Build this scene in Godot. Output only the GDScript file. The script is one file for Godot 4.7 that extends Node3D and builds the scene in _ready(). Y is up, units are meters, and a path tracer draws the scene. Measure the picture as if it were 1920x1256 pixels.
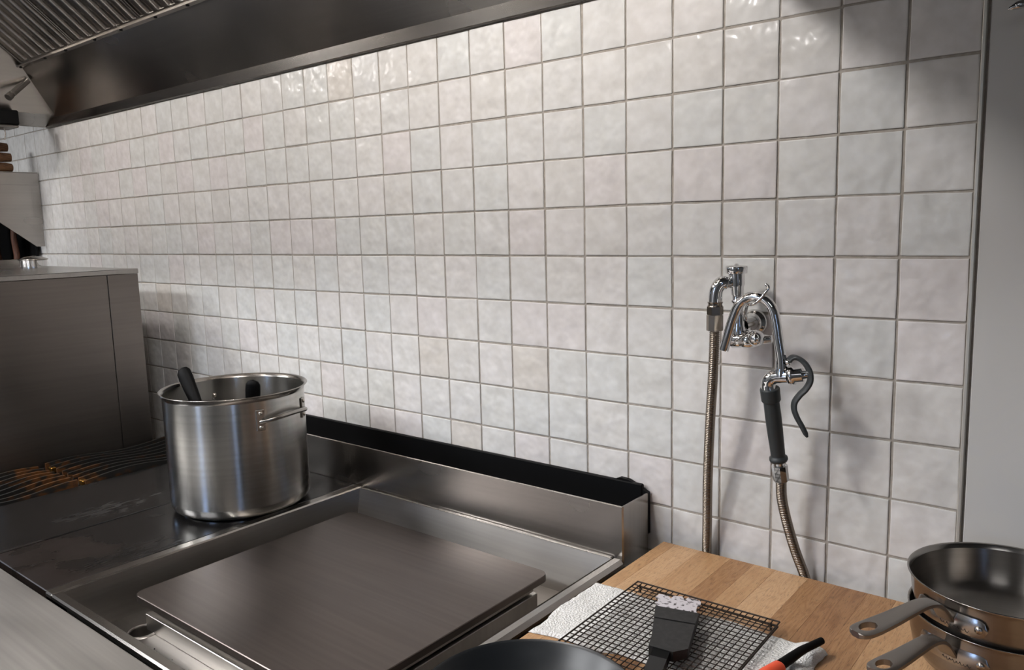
extends Node3D
# A tiled kitchen wall behind a cooking range. Heights are written from the tile joint at eye level, H0 above the floor; the tile faces lie in the plane z = 0.
const H0 := 1.48
const FOCAL := 1485.2
const CAM := Vector3(0.2057, 0.0669, 1.3731)
const PITCH := -0.1374
const YAW := 0.6815
const ROLL := -0.0269
const STOVE := -0.577
const BLOCK := -0.560
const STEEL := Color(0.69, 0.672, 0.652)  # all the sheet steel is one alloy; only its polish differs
const PAN_STEEL := Color(0.60, 0.578, 0.555)

var cam_basis: Basis
var M := {}
var names := {}
var rng := RandomNumberGenerator.new()

# ---------------------------------------------------------------- pixel to place
func ray(u: float, v: float) -> Vector3:
	return cam_basis * Vector3((u - 960.0) / FOCAL, -(v - 628.0) / FOCAL, -1.0)
func on_y(u: float, v: float, y: float) -> Vector3:
	var d := ray(u, v)
	return CAM + d * ((y - CAM.y) / d.y)
func on_z(u: float, v: float, z: float) -> Vector3:
	var d := ray(u, v)
	return CAM + d * ((z - CAM.z) / d.z)
func on_x(u: float, v: float, x: float) -> Vector3:
	var d := ray(u, v)
	return CAM + d * ((x - CAM.x) / d.x)
func to_pixel(p: Vector3) -> Vector2:
	var q := cam_basis.inverse() * (p - CAM)
	return Vector2(960.0 + FOCAL * q.x / -q.z, 628.0 - FOCAL * q.y / -q.z)

# ---------------------------------------------------------------- mesh builder
class MB:
	var v := PackedVector3Array()
	var n := PackedVector3Array()
	var t := PackedVector2Array()
	var ix := PackedInt32Array()

	func tri(a: Vector3, b: Vector3, c: Vector3, ua := Vector2(), ub := Vector2(), uc := Vector2()) -> void:
		var nn := (b - a).cross(c - a).normalized()
		var k := v.size()
		v.append_array([a, b, c])
		n.append_array([nn, nn, nn])
		t.append_array([ua, ub, uc])
		ix.append_array([k, k + 2, k + 1])

	# four corners counter-clockwise from the outside; u runs along ua (a unit vector)
	func quad(a: Vector3, b: Vector3, c: Vector3, d: Vector3, ua := Vector3.ZERO) -> void:
		var nn := (c - a).cross(d - b).normalized()
		if ua == Vector3.ZERO:
			ua = (b - a).normalized()
		var e := (ua - nn * ua.dot(nn))
		e = e.normalized() if e.length() > 0.01 else (b - a).normalized()
		var f := nn.cross(e)
		var k := v.size()
		v.append_array([a, b, c, d])
		n.append_array([nn, nn, nn, nn])
		for p in [a, b, c, d]:
			t.append(Vector2(e.dot(p), f.dot(p)))
		ix.append_array([k, k + 2, k + 1, k, k + 3, k + 2])

	# rows of points, smooth; the normal points along (next column) x (next row)
	func grid(rows: Array, wrap := false) -> void:
		var nr := rows.size()
		var nc: int = rows[0].size()
		var base := v.size()
		var acc := PackedVector3Array()
		acc.resize(nr * nc)
		for r in nr - 1:
			for c in nc - 1:
				var p: Vector3 = rows[r][c]
				var q: Vector3 = rows[r][c + 1]
				var s: Vector3 = rows[r + 1][c]
				var w: Vector3 = rows[r + 1][c + 1]
				var fn := (w - p).cross(s - q)
				for k in [r * nc + c, r * nc + c + 1, (r + 1) * nc + c, (r + 1) * nc + c + 1]:
					acc[k] += fn
				var k0 := base + r * nc + c
				ix.append_array([k0, k0 + nc + 1, k0 + 1, k0, k0 + nc, k0 + nc + 1])
		if wrap:
			for r in nr:
				var s2 := acc[r * nc] + acc[r * nc + nc - 1]
				acc[r * nc] = s2
				acc[r * nc + nc - 1] = s2
		for r in nr:
			var ul := 0.0
			for c in nc:
				v.append(rows[r][c])
				n.append(acc[r * nc + c].normalized())
				if c > 0:
					ul += (rows[mini(nr / 2, nr - 1)][c] as Vector3).distance_to(rows[mini(nr / 2, nr - 1)][c - 1])
				var vl := 0.0
				if r > 0:
					vl = t[base + (r - 1) * nc + c].y + (rows[r][c] as Vector3).distance_to(rows[r - 1][c])
				t.append(Vector2(ul, vl))

	func box(mn: Vector3, mx: Vector3, bev := 0.0, grain := Vector3.RIGHT) -> void:
		var b := minf(bev, 0.49 * minf(mx.x - mn.x, minf(mx.y - mn.y, mx.z - mn.z)))
		var c := (mn + mx) / 2.0
		var h := (mx - mn) / 2.0
		obox(Transform3D(Basis(), c), h, b, grain)

	# box of half sizes h in its own axes, placed by tf
	func obox(tf: Transform3D, h: Vector3, b := 0.0, grain := Vector3.RIGHT) -> void:
		var ax := [Vector3.RIGHT, Vector3.UP, Vector3.BACK]
		var g := tf.basis * grain
		for a in 3:
			var e: Vector3 = ax[a]
			var f: Vector3 = ax[(a + 1) % 3]
			var w: Vector3 = ax[(a + 2) % 3]
			var hf: float = h[(a + 1) % 3] - b
			var hw: float = h[(a + 2) % 3] - b
			for s in [1.0, -1.0]:
				var o: Vector3 = e * h[a] * s
				var p := [o - f * hf - w * hw, o + f * hf - w * hw, o + f * hf + w * hw, o - f * hf + w * hw]
				if s < 0:
					p.reverse()
				quad(tf * p[0], tf * p[1], tf * p[2], tf * p[3], g)
		if b <= 0.0:
			return
		for a in 3:
			var e: Vector3 = ax[a]
			var i1 := (a + 1) % 3
			var i2 := (a + 2) % 3
			for s1 in [1.0, -1.0]:
				for s2 in [1.0, -1.0]:
					var p1: Vector3 = ax[i1] * h[i1] * s1 + ax[i2] * (h[i2] - b) * s2
					var p2: Vector3 = ax[i1] * (h[i1] - b) * s1 + ax[i2] * h[i2] * s2
					var l: Vector3 = e * (h[a] - b)
					var q := [p1 - l, p1 + l, p2 + l, p2 - l]
					if s1 * s2 > 0:
						q.reverse()
					quad(tf * q[0], tf * q[1], tf * q[2], tf * q[3], tf.basis * e)
		for sx in [1.0, -1.0]:
			for sy in [1.0, -1.0]:
				for sz in [1.0, -1.0]:
					var p := [Vector3(h.x * sx, (h.y - b) * sy, (h.z - b) * sz), Vector3((h.x - b) * sx, h.y * sy, (h.z - b) * sz), Vector3((h.x - b) * sx, (h.y - b) * sy, h.z * sz)]
					if sx * sy * sz < 0:
						p.reverse()
					tri(tf * p[0], tf * p[1], tf * p[2])

	# profile of (radius, height) turned round tf's y axis; normals to the right of the way the profile runs when it runs upwards
	func lathe(prof: Array, tf: Transform3D, seg := 40, a0 := 0.0, a1 := TAU) -> void:
		var rows := []
		for p in prof:
			var row := PackedVector3Array()
			for i in seg + 1:
				var a := a0 + (a1 - a0) * i / seg
				row.append(tf * Vector3(sin(a) * p.x, p.y, cos(a) * p.x))
			rows.append(row)
		grid(rows, absf(a1 - a0 - TAU) < 0.001)

	# several profiles with hard edges between them
	func turned(profs: Array, tf: Transform3D, seg := 40) -> void:
		for p in profs:
			lathe(p, tf, seg)

	func tube(pts: Array, rad: Variant, seg := 10, caps := true) -> void:
		var rows := []
		var up := Vector3.UP
		var d0 := ((pts[1] as Vector3) - (pts[0] as Vector3)).normalized()
		if absf(d0.dot(up)) > 0.9:
			up = Vector3.RIGHT
		var side := d0.cross(up).normalized()
		for i in pts.size():
			var a: Vector3 = pts[maxi(i - 1, 0)]
			var b: Vector3 = pts[mini(i + 1, pts.size() - 1)]
			var d := (b - a).normalized()
			side = (side - d * side.dot(d)).normalized()
			var o := side.cross(d).normalized()
			var r: float = rad[i] if rad is Array or rad is PackedFloat32Array else rad
			var row := PackedVector3Array()
			for k in seg + 1:
				var an := TAU * k / seg
				row.append((pts[i] as Vector3) + (side * cos(an) - o * sin(an)) * r)
			rows.append(row)
		grid(rows, true)
		if caps:
			for e in [0, pts.size() - 1]:
				var c: Vector3 = pts[e]
				for k in seg:
					if e == 0:
						tri(c, rows[e][k + 1], rows[e][k])
					else:
						tri(c, rows[e][k], rows[e][k + 1])

	# outline in (ex, ey), pushed along ez
	func prism(poly: PackedVector2Array, o: Vector3, ex: Vector3, ey: Vector3, ez: Vector3, grain := Vector3.ZERO) -> void:
		var pl := poly
		if Geometry2D.is_polygon_clockwise(pl):
			pl = pl.duplicate()
			pl.reverse()
		var flip := ex.cross(ey).dot(ez) < 0
		var f := Geometry2D.triangulate_polygon(pl)
		var at := func(i: int, top: bool) -> Vector3: return o + ex * pl[i].x + ey * pl[i].y + (ez if top else Vector3.ZERO)
		for k in range(0, f.size(), 3):
			var a := f[k]
			var b := f[k + 1]
			var c := f[k + 2]
			if (pl[b] - pl[a]).cross(pl[c] - pl[a]) < 0:
				var s := b
				b = c
				c = s
			var uvs := [pl[a], pl[b], pl[c]]
			if flip:
				tri(at.call(a, true), at.call(c, true), at.call(b, true), uvs[0], uvs[2], uvs[1])
				tri(at.call(a, false), at.call(b, false), at.call(c, false), uvs[0], uvs[1], uvs[2])
			else:
				tri(at.call(a, true), at.call(b, true), at.call(c, true), uvs[0], uvs[1], uvs[2])
				tri(at.call(a, false), at.call(c, false), at.call(b, false), uvs[0], uvs[2], uvs[1])
		for i in pl.size():
			var j := (i + 1) % pl.size()
			if flip:
				quad(at.call(j, false), at.call(i, false), at.call(i, true), at.call(j, true), grain)
			else:
				quad(at.call(i, false), at.call(j, false), at.call(j, true), at.call(i, true), grain)

	func mesh(off: Vector3) -> ArrayMesh:
		var vv := v.duplicate()
		for i in vv.size():
			vv[i] += off
		var a := []
		a.resize(Mesh.ARRAY_MAX)
		a[Mesh.ARRAY_VERTEX] = vv
		a[Mesh.ARRAY_NORMAL] = n
		a[Mesh.ARRAY_TEX_UV] = t
		a[Mesh.ARRAY_INDEX] = ix
		var m := ArrayMesh.new()
		m.add_surface_from_arrays(Mesh.PRIMITIVE_TRIANGLES, a)
		return m

# ---------------------------------------------------------------- scene helpers
func numbered(called: String) -> String:
	names[called] = names.get(called, -1) + 1
	return called if names[called] == 0 else "%s_%03d" % [called, names[called]]

func metas(o: Node, label: String, category: String, group := "", kind := "") -> void:
	if label: o.set_meta("label", label)
	if category: o.set_meta("category", category)
	if group: o.set_meta("group", group)
	if kind: o.set_meta("kind", kind)

# a thing at its base point (heights from the eye-level joint); parts are added with part()
func thing(called: String, label: String, category: String, base: Vector3, group := "") -> Node3D:
	var o := Node3D.new()
	o.name = numbered(called)
	add_child(o)
	o.position = base + Vector3(0, H0, 0)
	metas(o, label, category, group)
	return o

func part(parent: Node3D, called: String, b: MB, m: Material, label := "") -> MeshInstance3D:
	var o := MeshInstance3D.new()
	o.name = called
	var off := Vector3(0, H0, 0)
	var p: Node = parent
	while p and p != self:
		off -= (p as Node3D).position
		p = p.get_parent()
	o.mesh = b.mesh(off)
	o.material_override = m
	parent.add_child(o, true)
	if label: o.set_meta("label", label)
	return o

func struct(called: String, b: MB, m: Material, label: String) -> MeshInstance3D:
	var o := MeshInstance3D.new()
	o.name = called
	o.mesh = b.mesh(Vector3(0, H0, 0))
	o.material_override = m
	add_child(o)
	metas(o, label, called.split("_")[0], "", "structure")
	return o

func one(called: String, b: MB, m: Material, label: String, category: String, base: Vector3, group := "") -> MeshInstance3D:
	var o := MeshInstance3D.new()
	o.name = numbered(called)
	o.position = base + Vector3(0, H0, 0)
	o.mesh = b.mesh(-base)
	o.material_override = m
	add_child(o)
	metas(o, label, category, group)
	return o

func frame_from(o: Vector3, y: Vector3, hint := Vector3.RIGHT) -> Transform3D:
	var yy := y.normalized()
	var h := hint
	if absf(h.dot(yy)) > 0.95:
		h = Vector3.BACK
	var z := h.cross(yy).normalized()
	var x := yy.cross(z)
	return Transform3D(Basis(x, yy, z), o)

func smooth_path(pts: Array, steps := 8) -> Array:
	var c := Curve3D.new()
	for i in pts.size():
		var a: Vector3 = pts[maxi(i - 1, 0)]
		var b: Vector3 = pts[mini(i + 1, pts.size() - 1)]
		var tan_ := (b - a) / 6.0
		c.add_point(pts[i], -tan_, tan_)
	var out := []
	for i in pts.size() - 1:
		for s in steps:
			out.append(c.sample(i, float(s) / steps))
	out.append(pts[-1])
	return out

# ---------------------------------------------------------------- textures and materials
func noise(freq: float, sd: int, oct := 4) -> FastNoiseLite:
	var f := FastNoiseLite.new()
	f.noise_type = FastNoiseLite.TYPE_SIMPLEX_SMOOTH
	f.seed = sd
	f.frequency = freq
	f.fractal_octaves = oct
	return f

func noise_tex(freq: float, sd: int, oct: int, lo: Color, hi: Color, size := 512, normal := 0.0) -> NoiseTexture2D:
	var t := NoiseTexture2D.new()
	t.width = size
	t.height = size
	t.seamless = true
	t.noise = noise(freq, sd, oct)
	if normal > 0.0:
		t.as_normal_map = true
		t.bump_strength = normal
	else:
		var g := Gradient.new()
		g.set_color(0, lo)
		g.set_color(1, hi)
		t.color_ramp = g
	return t

# fine streaks running along u
func brush_tex(sd: int, lo: float, hi: float, w := 128, h := 512) -> ImageTexture:
	var f := noise(0.22, sd, 3)
	var g := noise(0.5, sd + 7, 2)
	var im := Image.create(w, h, false, Image.FORMAT_RGB8)
	for y in h:
		for x in w:
			# closed in both directions, so that it repeats without a seam
			var cx := cos(TAU * x / w)
			var cz := sin(TAU * x / w)
			var ya := sin(TAU * y / h) * 40.0
			var yb := cos(TAU * y / h) * 40.0
			var a := f.get_noise_3d(ya + cx * 1.2, yb + cz * 1.2, cx * 2.0) * 0.5 + 0.5
			var b := g.get_noise_3d(ya * 0.03 + cx * 0.8, yb * 0.03 + cz * 0.8, cz * 0.8) * 0.5 + 0.5
			var k := lerpf(lo, hi, clampf(a * 0.6 + b * 0.4, 0.0, 1.0))
			im.set_pixel(x, y, Color(k, k, k))
	return ImageTexture.create_from_image(im)

# wood: grain along v, rings across u
func wood_tex(sd: int, c0: Color, c1: Color, ring := 14.0) -> ImageTexture:
	var w := 256
	var h := 512
	var f := noise(0.010, sd, 3)
	var g := noise(0.09, sd + 3, 2)
	var p := noise(0.25, sd + 5, 1)
	var im := Image.create(w, h, false, Image.FORMAT_RGB8)
	for y in h:
		for x in w:
			var d := f.get_noise_2d(x * 0.9, y * 0.22)
			var rr := sin((x / float(w) + d * 0.55) * TAU * ring * 0.5) * 0.5 + 0.5
			var fine := g.get_noise_2d(x * 3.0, y * 0.12) * 0.5 + 0.5
			var pore := clampf(p.get_noise_2d(x * 4.0, y * 0.15) * 3.0 - 1.6, 0.0, 1.0)
			var k := clampf(0.40 * rr * rr + 0.55 * fine + 0.25 * (d * 0.5 + 0.5), 0.0, 1.0)
			var c := c0.lerp(c1, k)
			im.set_pixel(x, y, c.darkened(pore * 0.35))
	return ImageTexture.create_from_image(im)

func mat(called: String, c: Color, rough: float, metal := 0.0) -> StandardMaterial3D:
	var m := StandardMaterial3D.new()
	m.resource_name = called
	m.albedo_color = c
	m.roughness = rough
	m.metallic = metal
	M[called] = m
	return m

func steel(called: String, c: Color, rough: float, aniso: float, tex: Texture2D, rtex: Texture2D, scale: Vector3) -> StandardMaterial3D:
	var m := mat(called, c, rough, 1.0)
	m.albedo_texture = tex
	m.roughness_texture = rtex
	m.uv1_scale = scale
	if aniso != 0.0:
		m.anisotropy_enabled = true
		m.anisotropy = aniso
	return m

func make_materials() -> void:
	var streak := brush_tex(3, 0.82, 1.0)
	var streak_soft := brush_tex(9, 0.90, 1.0)
	var smudge := noise_tex(0.006, 21, 2, Color(0.84, 0.84, 0.84), Color(1, 1, 1))
	steel("brushed_steel", STEEL, 0.28, -0.65, streak_soft, smudge, Vector3(0.9, 1.6, 1))
	steel("lip_steel", STEEL, 0.24, -0.5, streak_soft, smudge, Vector3(0.6, 1.5, 1))
	steel("deck_steel", STEEL, 0.52, -0.4, streak, smudge, Vector3(0.8, 1.6, 1))
	steel("plate_steel", Color(0.455, 0.42, 0.40), 0.40, -0.55, streak, smudge, Vector3(0.9, 1.6, 1))
	steel("tank_steel", STEEL, 0.36, -0.5, streak_soft, smudge, Vector3(1.2, 1.8, 1))
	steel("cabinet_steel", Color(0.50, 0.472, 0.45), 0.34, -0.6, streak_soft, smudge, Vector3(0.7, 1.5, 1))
	steel("pot_steel", Color(0.84, 0.83, 0.81), 0.24, -0.88, streak, smudge, Vector3(1.0, 1.8, 1))
	steel("pan_steel", PAN_STEEL, 0.26, -0.8, streak_soft, smudge, Vector3(1.0, 2.2, 1))
	steel("pan_inside", PAN_STEEL, 0.32, -0.8, streak_soft, smudge, Vector3(1.0, 2.2, 1))
	steel("filter_steel", STEEL, 0.28, 0.0, streak_soft, smudge, Vector3(3, 3, 1))
	mat("cast_handle", Color(0.60, 0.58, 0.56), 0.36, 1.0)
	mat("chrome", Color(0.86, 0.86, 0.86), 0.05, 1.0)
	mat("hose_steel", Color(0.55, 0.51, 0.465), 0.25, 1.0)
	mat("rivet_steel", Color(0.75, 0.72, 0.68), 0.25, 1.0)
	mat("brass", Color(0.62, 0.46, 0.22), 0.35, 1.0)
	mat("black_rubber", Color(0.055, 0.057, 0.06), 0.5)
	mat("grip_rubber", Color(0.17, 0.185, 0.19), 0.48)
	mat("black_plastic", Color(0.025, 0.025, 0.027), 0.55).metallic_specular = 0.22
	mat("black_void", Color(0.03, 0.03, 0.03), 0.85)
	mat("nonstick", Color(0.11, 0.12, 0.13), 0.34)
	mat("orange_plastic", Color(0.92, 0.33, 0.18), 0.4)
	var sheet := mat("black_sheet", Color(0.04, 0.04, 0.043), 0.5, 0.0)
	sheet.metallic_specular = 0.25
	# seasoned iron: one picture laid over both plates (u across from the grill to the griddle, v from the wall to the front):
	# black iron, a brown burnt film at the front, one scrubbed grey patch and crumbs of burnt fat by the griddle rim
	var worn := Image.create(512, 512, false, Image.FORMAT_RGB8)
	var wear_r := Image.create(512, 512, false, Image.FORMAT_RGB8)
	var fa := noise(0.008, 5, 3)
	var fb := noise(0.06, 6, 4)
	for y in 512:
		for x in 512:
			var u := x / 512.0
			var v := y / 512.0
			var a := fa.get_noise_2d(x, y)
			var b := fb.get_noise_2d(x * 1.5, y * 0.45)
			var c := Color(0.080, 0.076, 0.076)
			var film := smoothstep(-0.08, 0.10, v - 0.83 + 0.25 * a + 0.06 * b) * smoothstep(0.50, 0.56, u)
			c = c.lerp(Color(0.105, 0.078, 0.064), film)
			var patch := smoothstep(0.0, 0.16, 0.135 - Vector2((u - 0.40) * 1.25, (v - 0.56) * 0.55).length() + 0.10 * a) * smoothstep(-0.05, 0.25, b)
			c = c.lerp(Color(0.29, 0.28, 0.27), patch * 0.75)
			var crumbs := smoothstep(0.12, 0.25, b) * smoothstep(0.83, 0.93, u) * smoothstep(0.62, 0.74, v) * smoothstep(0.92, 0.84, v)
			c = c.lerp(Color(0.045, 0.042, 0.04), crumbs * 0.8)
			worn.set_pixel(x, y, c)
			var r := clampf(0.50 + 0.20 * a + 0.30 * patch + 0.30 * film + 0.3 * crumbs, 0.2, 1.0)
			wear_r.set_pixel(x, y, Color(r, r, r))
	var iron := mat("seasoned_iron", Color.WHITE, 0.44, 0.0)
	iron.albedo_texture = ImageTexture.create_from_image(worn)
	iron.roughness_texture = ImageTexture.create_from_image(wear_r)
	# grate bars: black iron with orange rust where the two grates meet (v runs from the wall to the front)
	var rust := Image.create(64, 256, false, Image.FORMAT_RGB8)
	var fr := noise(0.07, 44, 4)
	for y in 256:
		for x in 64:
			var v := y / 256.0
			var k := clampf(1.0 - absf(v - 0.60) / 0.20, 0.0, 1.0)
			var n1 := fr.get_noise_2d(x * 1.6, y)
			var c := Color(0.10, 0.095, 0.09).lerp(Color(0.33, 0.20, 0.09), smoothstep(0.35, 0.95, k + n1 * 1.2))
			c = c.lerp(Color(0.20, 0.12, 0.065), smoothstep(0.25, 0.45, n1) * 0.6)
			rust.set_pixel(x, y, c)
	var grate := mat("grate_iron", Color.WHITE, 0.42, 0.0)
	grate.albedo_texture = ImageTexture.create_from_image(rust)
	var wire := mat("rusty_wire", Color.WHITE, 0.5, 0.4)
	wire.albedo_texture = noise_tex(0.05, 48, 3, Color(0.10, 0.085, 0.075), Color(0.24, 0.17, 0.13))
	wire.uv1_triplanar = true
	wire.uv1_world_triplanar = true
	wire.uv1_scale = Vector3(6, 6, 6)
	# glazed tiles
	var tones := [Color(0.832, 0.823, 0.818), Color(0.822, 0.819, 0.814), Color(0.818, 0.818, 0.811), Color(0.830, 0.814, 0.812), Color(0.814, 0.817, 0.813), Color(0.836, 0.831, 0.824), Color(0.820, 0.813, 0.804)]
	var wave := noise_tex(0.008, 61, 3, Color.BLACK, Color.WHITE, 512, 6.0)
	tones.append(Color(0.812, 0.795, 0.775))
	for i in tones.size():
		var g := mat("glaze_%d" % i, tones[i], 0.20)
		if i == 0:
			g.albedo_texture = noise_tex(0.012, 70, 5, Color(0.925, 0.92, 0.91), Color(1, 1, 1))
			g.roughness_texture = noise_tex(0.02, 71, 3, Color(0.55, 0.55, 0.55), Color(1, 1, 1))
		else:
			g.albedo_texture = M["glaze_0"].albedo_texture
			g.roughness_texture = M["glaze_0"].roughness_texture
		g.metallic_specular = 0.22
		g.normal_enabled = true
		g.normal_texture = wave
		g.normal_scale = 0.85
		g.uv1_triplanar = true
		g.uv1_world_triplanar = true
		g.uv1_scale = Vector3(3.1, 3.1, 3.1)
	var grout := mat("grout", Color(0.66, 0.635, 0.605), 0.9)
	grout.albedo_texture = noise_tex(0.03, 77, 4, Color(0.86, 0.85, 0.83), Color(1, 1, 1))
	grout.uv1_triplanar = true
	grout.uv1_world_triplanar = true
	grout.uv1_scale = Vector3(4, 4, 4)
	var paint := mat("grey_paint", Color(0.735, 0.73, 0.72), 0.42)
	paint.albedo_texture = noise_tex(0.004, 79, 3, Color(0.965, 0.965, 0.96), Color(1, 1, 1))
	paint.uv1_triplanar = true
	mat("trim_metal", Color(0.80, 0.79, 0.76), 0.35, 0.6)
	mat("room_paint", Color(0.40, 0.40, 0.40), 0.9)
	mat("ceiling_paint", Color(0.52, 0.52, 0.52), 0.9)
	mat("floor_tile", Color(0.31, 0.305, 0.30), 0.5)
	# wood staves
	var woods := [[Color(0.80, 0.645, 0.475), Color(0.71, 0.54, 0.375)], [Color(0.73, 0.565, 0.40), Color(0.60, 0.43, 0.28)], [Color(0.85, 0.70, 0.54), Color(0.76, 0.60, 0.44)], [Color(0.70, 0.53, 0.37), Color(0.55, 0.385, 0.25)]]
	for i in woods.size():
		var w := mat("wood_%d" % i, Color.WHITE, 0.5)
		w.albedo_texture = wood_tex(80 + i * 11, (woods[i][0] as Color).darkened(0.06), (woods[i][1] as Color).darkened(0.06), 9.0 + 4 * (i % 3))
		w.uv1_scale = Vector3(9.0, 2.6, 1)
	var bark := mat("log_wood", Color.WHITE, 0.8)
	bark.albedo_texture = wood_tex(140, Color(0.50, 0.36, 0.23), Color(0.28, 0.18, 0.11), 20.0)
	bark.uv1_scale = Vector3(6, 6, 1)
	var red := mat("red_wood", Color.WHITE, 0.7)
	red.albedo_texture = wood_tex(150, Color(0.42, 0.26, 0.185), Color(0.20, 0.115, 0.08), 16.0)
	red.uv1_scale = Vector3(5, 2, 1)
	var cloth := mat("towel_cloth", Color(0.90, 0.895, 0.885), 0.95)
	cloth.heightmap_enabled = false
	cloth.normal_enabled = true
	cloth.normal_texture = noise_tex(0.06, 91, 4, Color.BLACK, Color.WHITE, 512, 12.0)
	cloth.normal_scale = 0.8
	cloth.uv1_scale = Vector3(7, 7, 1)
	var blade := mat("worn_blade", Color.WHITE, 0.45, 0.25)
	blade.albedo_texture = noise_tex(0.035, 93, 3, Color(0.18, 0.16, 0.16), Color(0.83, 0.81, 0.83))
	(blade.albedo_texture as NoiseTexture2D).color_ramp.set_offset(0, 0.18)
	(blade.albedo_texture as NoiseTexture2D).color_ramp.set_offset(1, 0.42)
	blade.uv1_scale = Vector3(5, 5, 1)
	var worn_black := mat("worn_black", Color.WHITE, 0.55)
	worn_black.albedo_texture = noise_tex(0.02, 95, 4, Color(0.07, 0.07, 0.07), Color(0.17, 0.165, 0.16))
	worn_black.uv1_scale = Vector3(8, 8, 1)
	mat("engraving", Color(0.20, 0.17, 0.15), 0.6)
	var glass := mat("window_glass", Color(1, 1, 1, 0.06), 0.02)
	glass.transparency = BaseMaterial3D.TRANSPARENCY_ALPHA
	var lampm := mat("lamp_glow", Color(1, 1, 1), 0.4)
	lampm.emission_enabled = true
	lampm.emission = Color(1.0, 0.93, 0.84)
	lampm.emission_energy_multiplier = 4.0
	var panelm := mat("panel_glow", Color(1, 1, 1), 0.4)
	panelm.emission_enabled = true
	panelm.emission = Color(0.985, 0.99, 1.0)
	panelm.emission_energy_multiplier = 2.6

# ================================================================ the scene
func _ready() -> void:
	rng.seed = 7
	cam_basis = Basis.from_euler(Vector3(PITCH, YAW, ROLL), EULER_ORDER_YXZ)
	# camera
	var cam := Camera3D.new()
	cam.name = "camera"
	cam.fov = rad_to_deg(2.0 * atan(628.0 / FOCAL))
	cam.near = 0.02
	cam.far = 100.0
	cam.transform = Transform3D(cam_basis, CAM + Vector3(0, H0, 0))
	add_child(cam)
	cam.current = true
	# sky and exposure
	var env := Environment.new()
	var sky := Sky.new()
	var sm := ProceduralSkyMaterial.new()
	sm.sky_top_color = Color(0.26, 0.46, 0.80)
	sm.sky_horizon_color = Color(0.62, 0.74, 0.90)
	sm.ground_bottom_color = Color(0.30, 0.30, 0.31)
	sm.ground_horizon_color = Color(0.50, 0.53, 0.57)
	sm.energy_multiplier = 14.0
	sky.sky_material = sm
	env.background_mode = Environment.BG_SKY
	env.sky = sky
	env.tonemap_mode = Environment.TONE_MAPPER_LINEAR
	env.tonemap_exposure = 1.05
	env.sdfgi_enabled = true
	env.ssao_enabled = true
	env.ssil_enabled = true
	var we := WorldEnvironment.new()
	we.name = "environment"
	we.environment = env
	add_child(we)
	make_materials()
	# large lights: the ceiling panels of the room
	ceiling_panel(Vector3(-3.6, 1.30, 2.55), Vector2(1.2, 0.6), 10.5, "flat white ceiling light panel over the far aisle")
	ceiling_panel(Vector3(-1.7, 1.30, 2.75), Vector2(1.2, 0.6), 6.2, "flat white ceiling light panel between window and block")
	ceiling_panel(Vector3(1.0, 1.30, 3.2), Vector2(1.2, 0.6), 0.35, "flat white ceiling light panel near the plain wall")
	room()
	tiles()
	hood()
	backguard()
	griddle()
	flat_top()
	charbroiler()
	front_deck()
	side_cabinet()
	wood_corner()
	stock_pot()
	butcher_block()
	saucepans()
	frying_pan()
	faucet()
	sprayer()
	towel()
	wire_rack()
	scraper()
	lighter()
	wall_hook()

func ceiling_panel(at: Vector3, size: Vector2, energy: float, label: String) -> void:
	var t := thing("ceiling_light", label, "light", at, "")
	var b := MB.new()
	b.box(at + Vector3(-size.x / 2 - 0.03, -0.02, -size.y / 2 - 0.03), at + Vector3(size.x / 2 + 0.03, 0.02, size.y / 2 + 0.03), 0.004)
	part(t, "frame", b, M.trim_metal)
	var g := MB.new()
	g.box(at + Vector3(-size.x / 2, -0.026, -size.y / 2), at + Vector3(size.x / 2, -0.018, size.y / 2), 0.002)
	part(t, "diffuser", g, M.panel_glow)
	var l := AreaLight3D.new()
	l.name = "panel_light"
	l.area_size = size
	l.light_energy = energy
	l.light_color = Color(0.985, 0.99, 1.0)
	l.area_range = 14.0
	l.shadow_enabled = true
	l.position = Vector3(0, -0.03, 0)
	l.rotation = Vector3(-PI / 2, 0, 0)
	t.add_child(l)

func room() -> void:
	var fl := -H0
	var ce := 1.33
	var x0 := -6.4
	var x1 := 1.9
	var z1 := 3.9
	var b := MB.new()
	b.box(Vector3(x0 - 0.2, fl - 0.1, -0.2), Vector3(x1 + 0.2, fl, z1 + 0.2))
	struct("floor", b, M.floor_tile, "dark grey kitchen floor")
	b = MB.new()
	b.box(Vector3(x0 - 0.2, ce, -0.2), Vector3(x1 + 0.2, ce + 0.1, z1 + 0.2))
	struct("ceiling", b, M.ceiling_paint, "plain white kitchen ceiling")
	# three narrow windows: one in the end wall, one in the wall facing the tiles, one in the side wall
	wall_with_window("wall_left", 1, Vector3(x0 - 0.2, fl, -0.2), Vector3(x0, ce, z1 + 0.2), Vector2(1.15, 1.85), Vector2(-0.75, 0.12), "plain end wall with a narrow daylight window")
	wall_with_window("wall_front", 2, Vector3(x0 - 0.2, fl, z1), Vector3(x1 + 0.2, ce, z1 + 0.2), Vector2(-1.75, -1.30), Vector2(-0.75, 0.45), "plain light grey wall facing the tiled wall")
	wall_with_window("wall_right", 3, Vector3(x1, fl, -0.2), Vector3(x1 + 0.2, ce, z1 + 0.2), Vector2(2.65, 3.0), Vector2(-0.75, 0.45), "plain light grey side wall of the kitchen")

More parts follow.
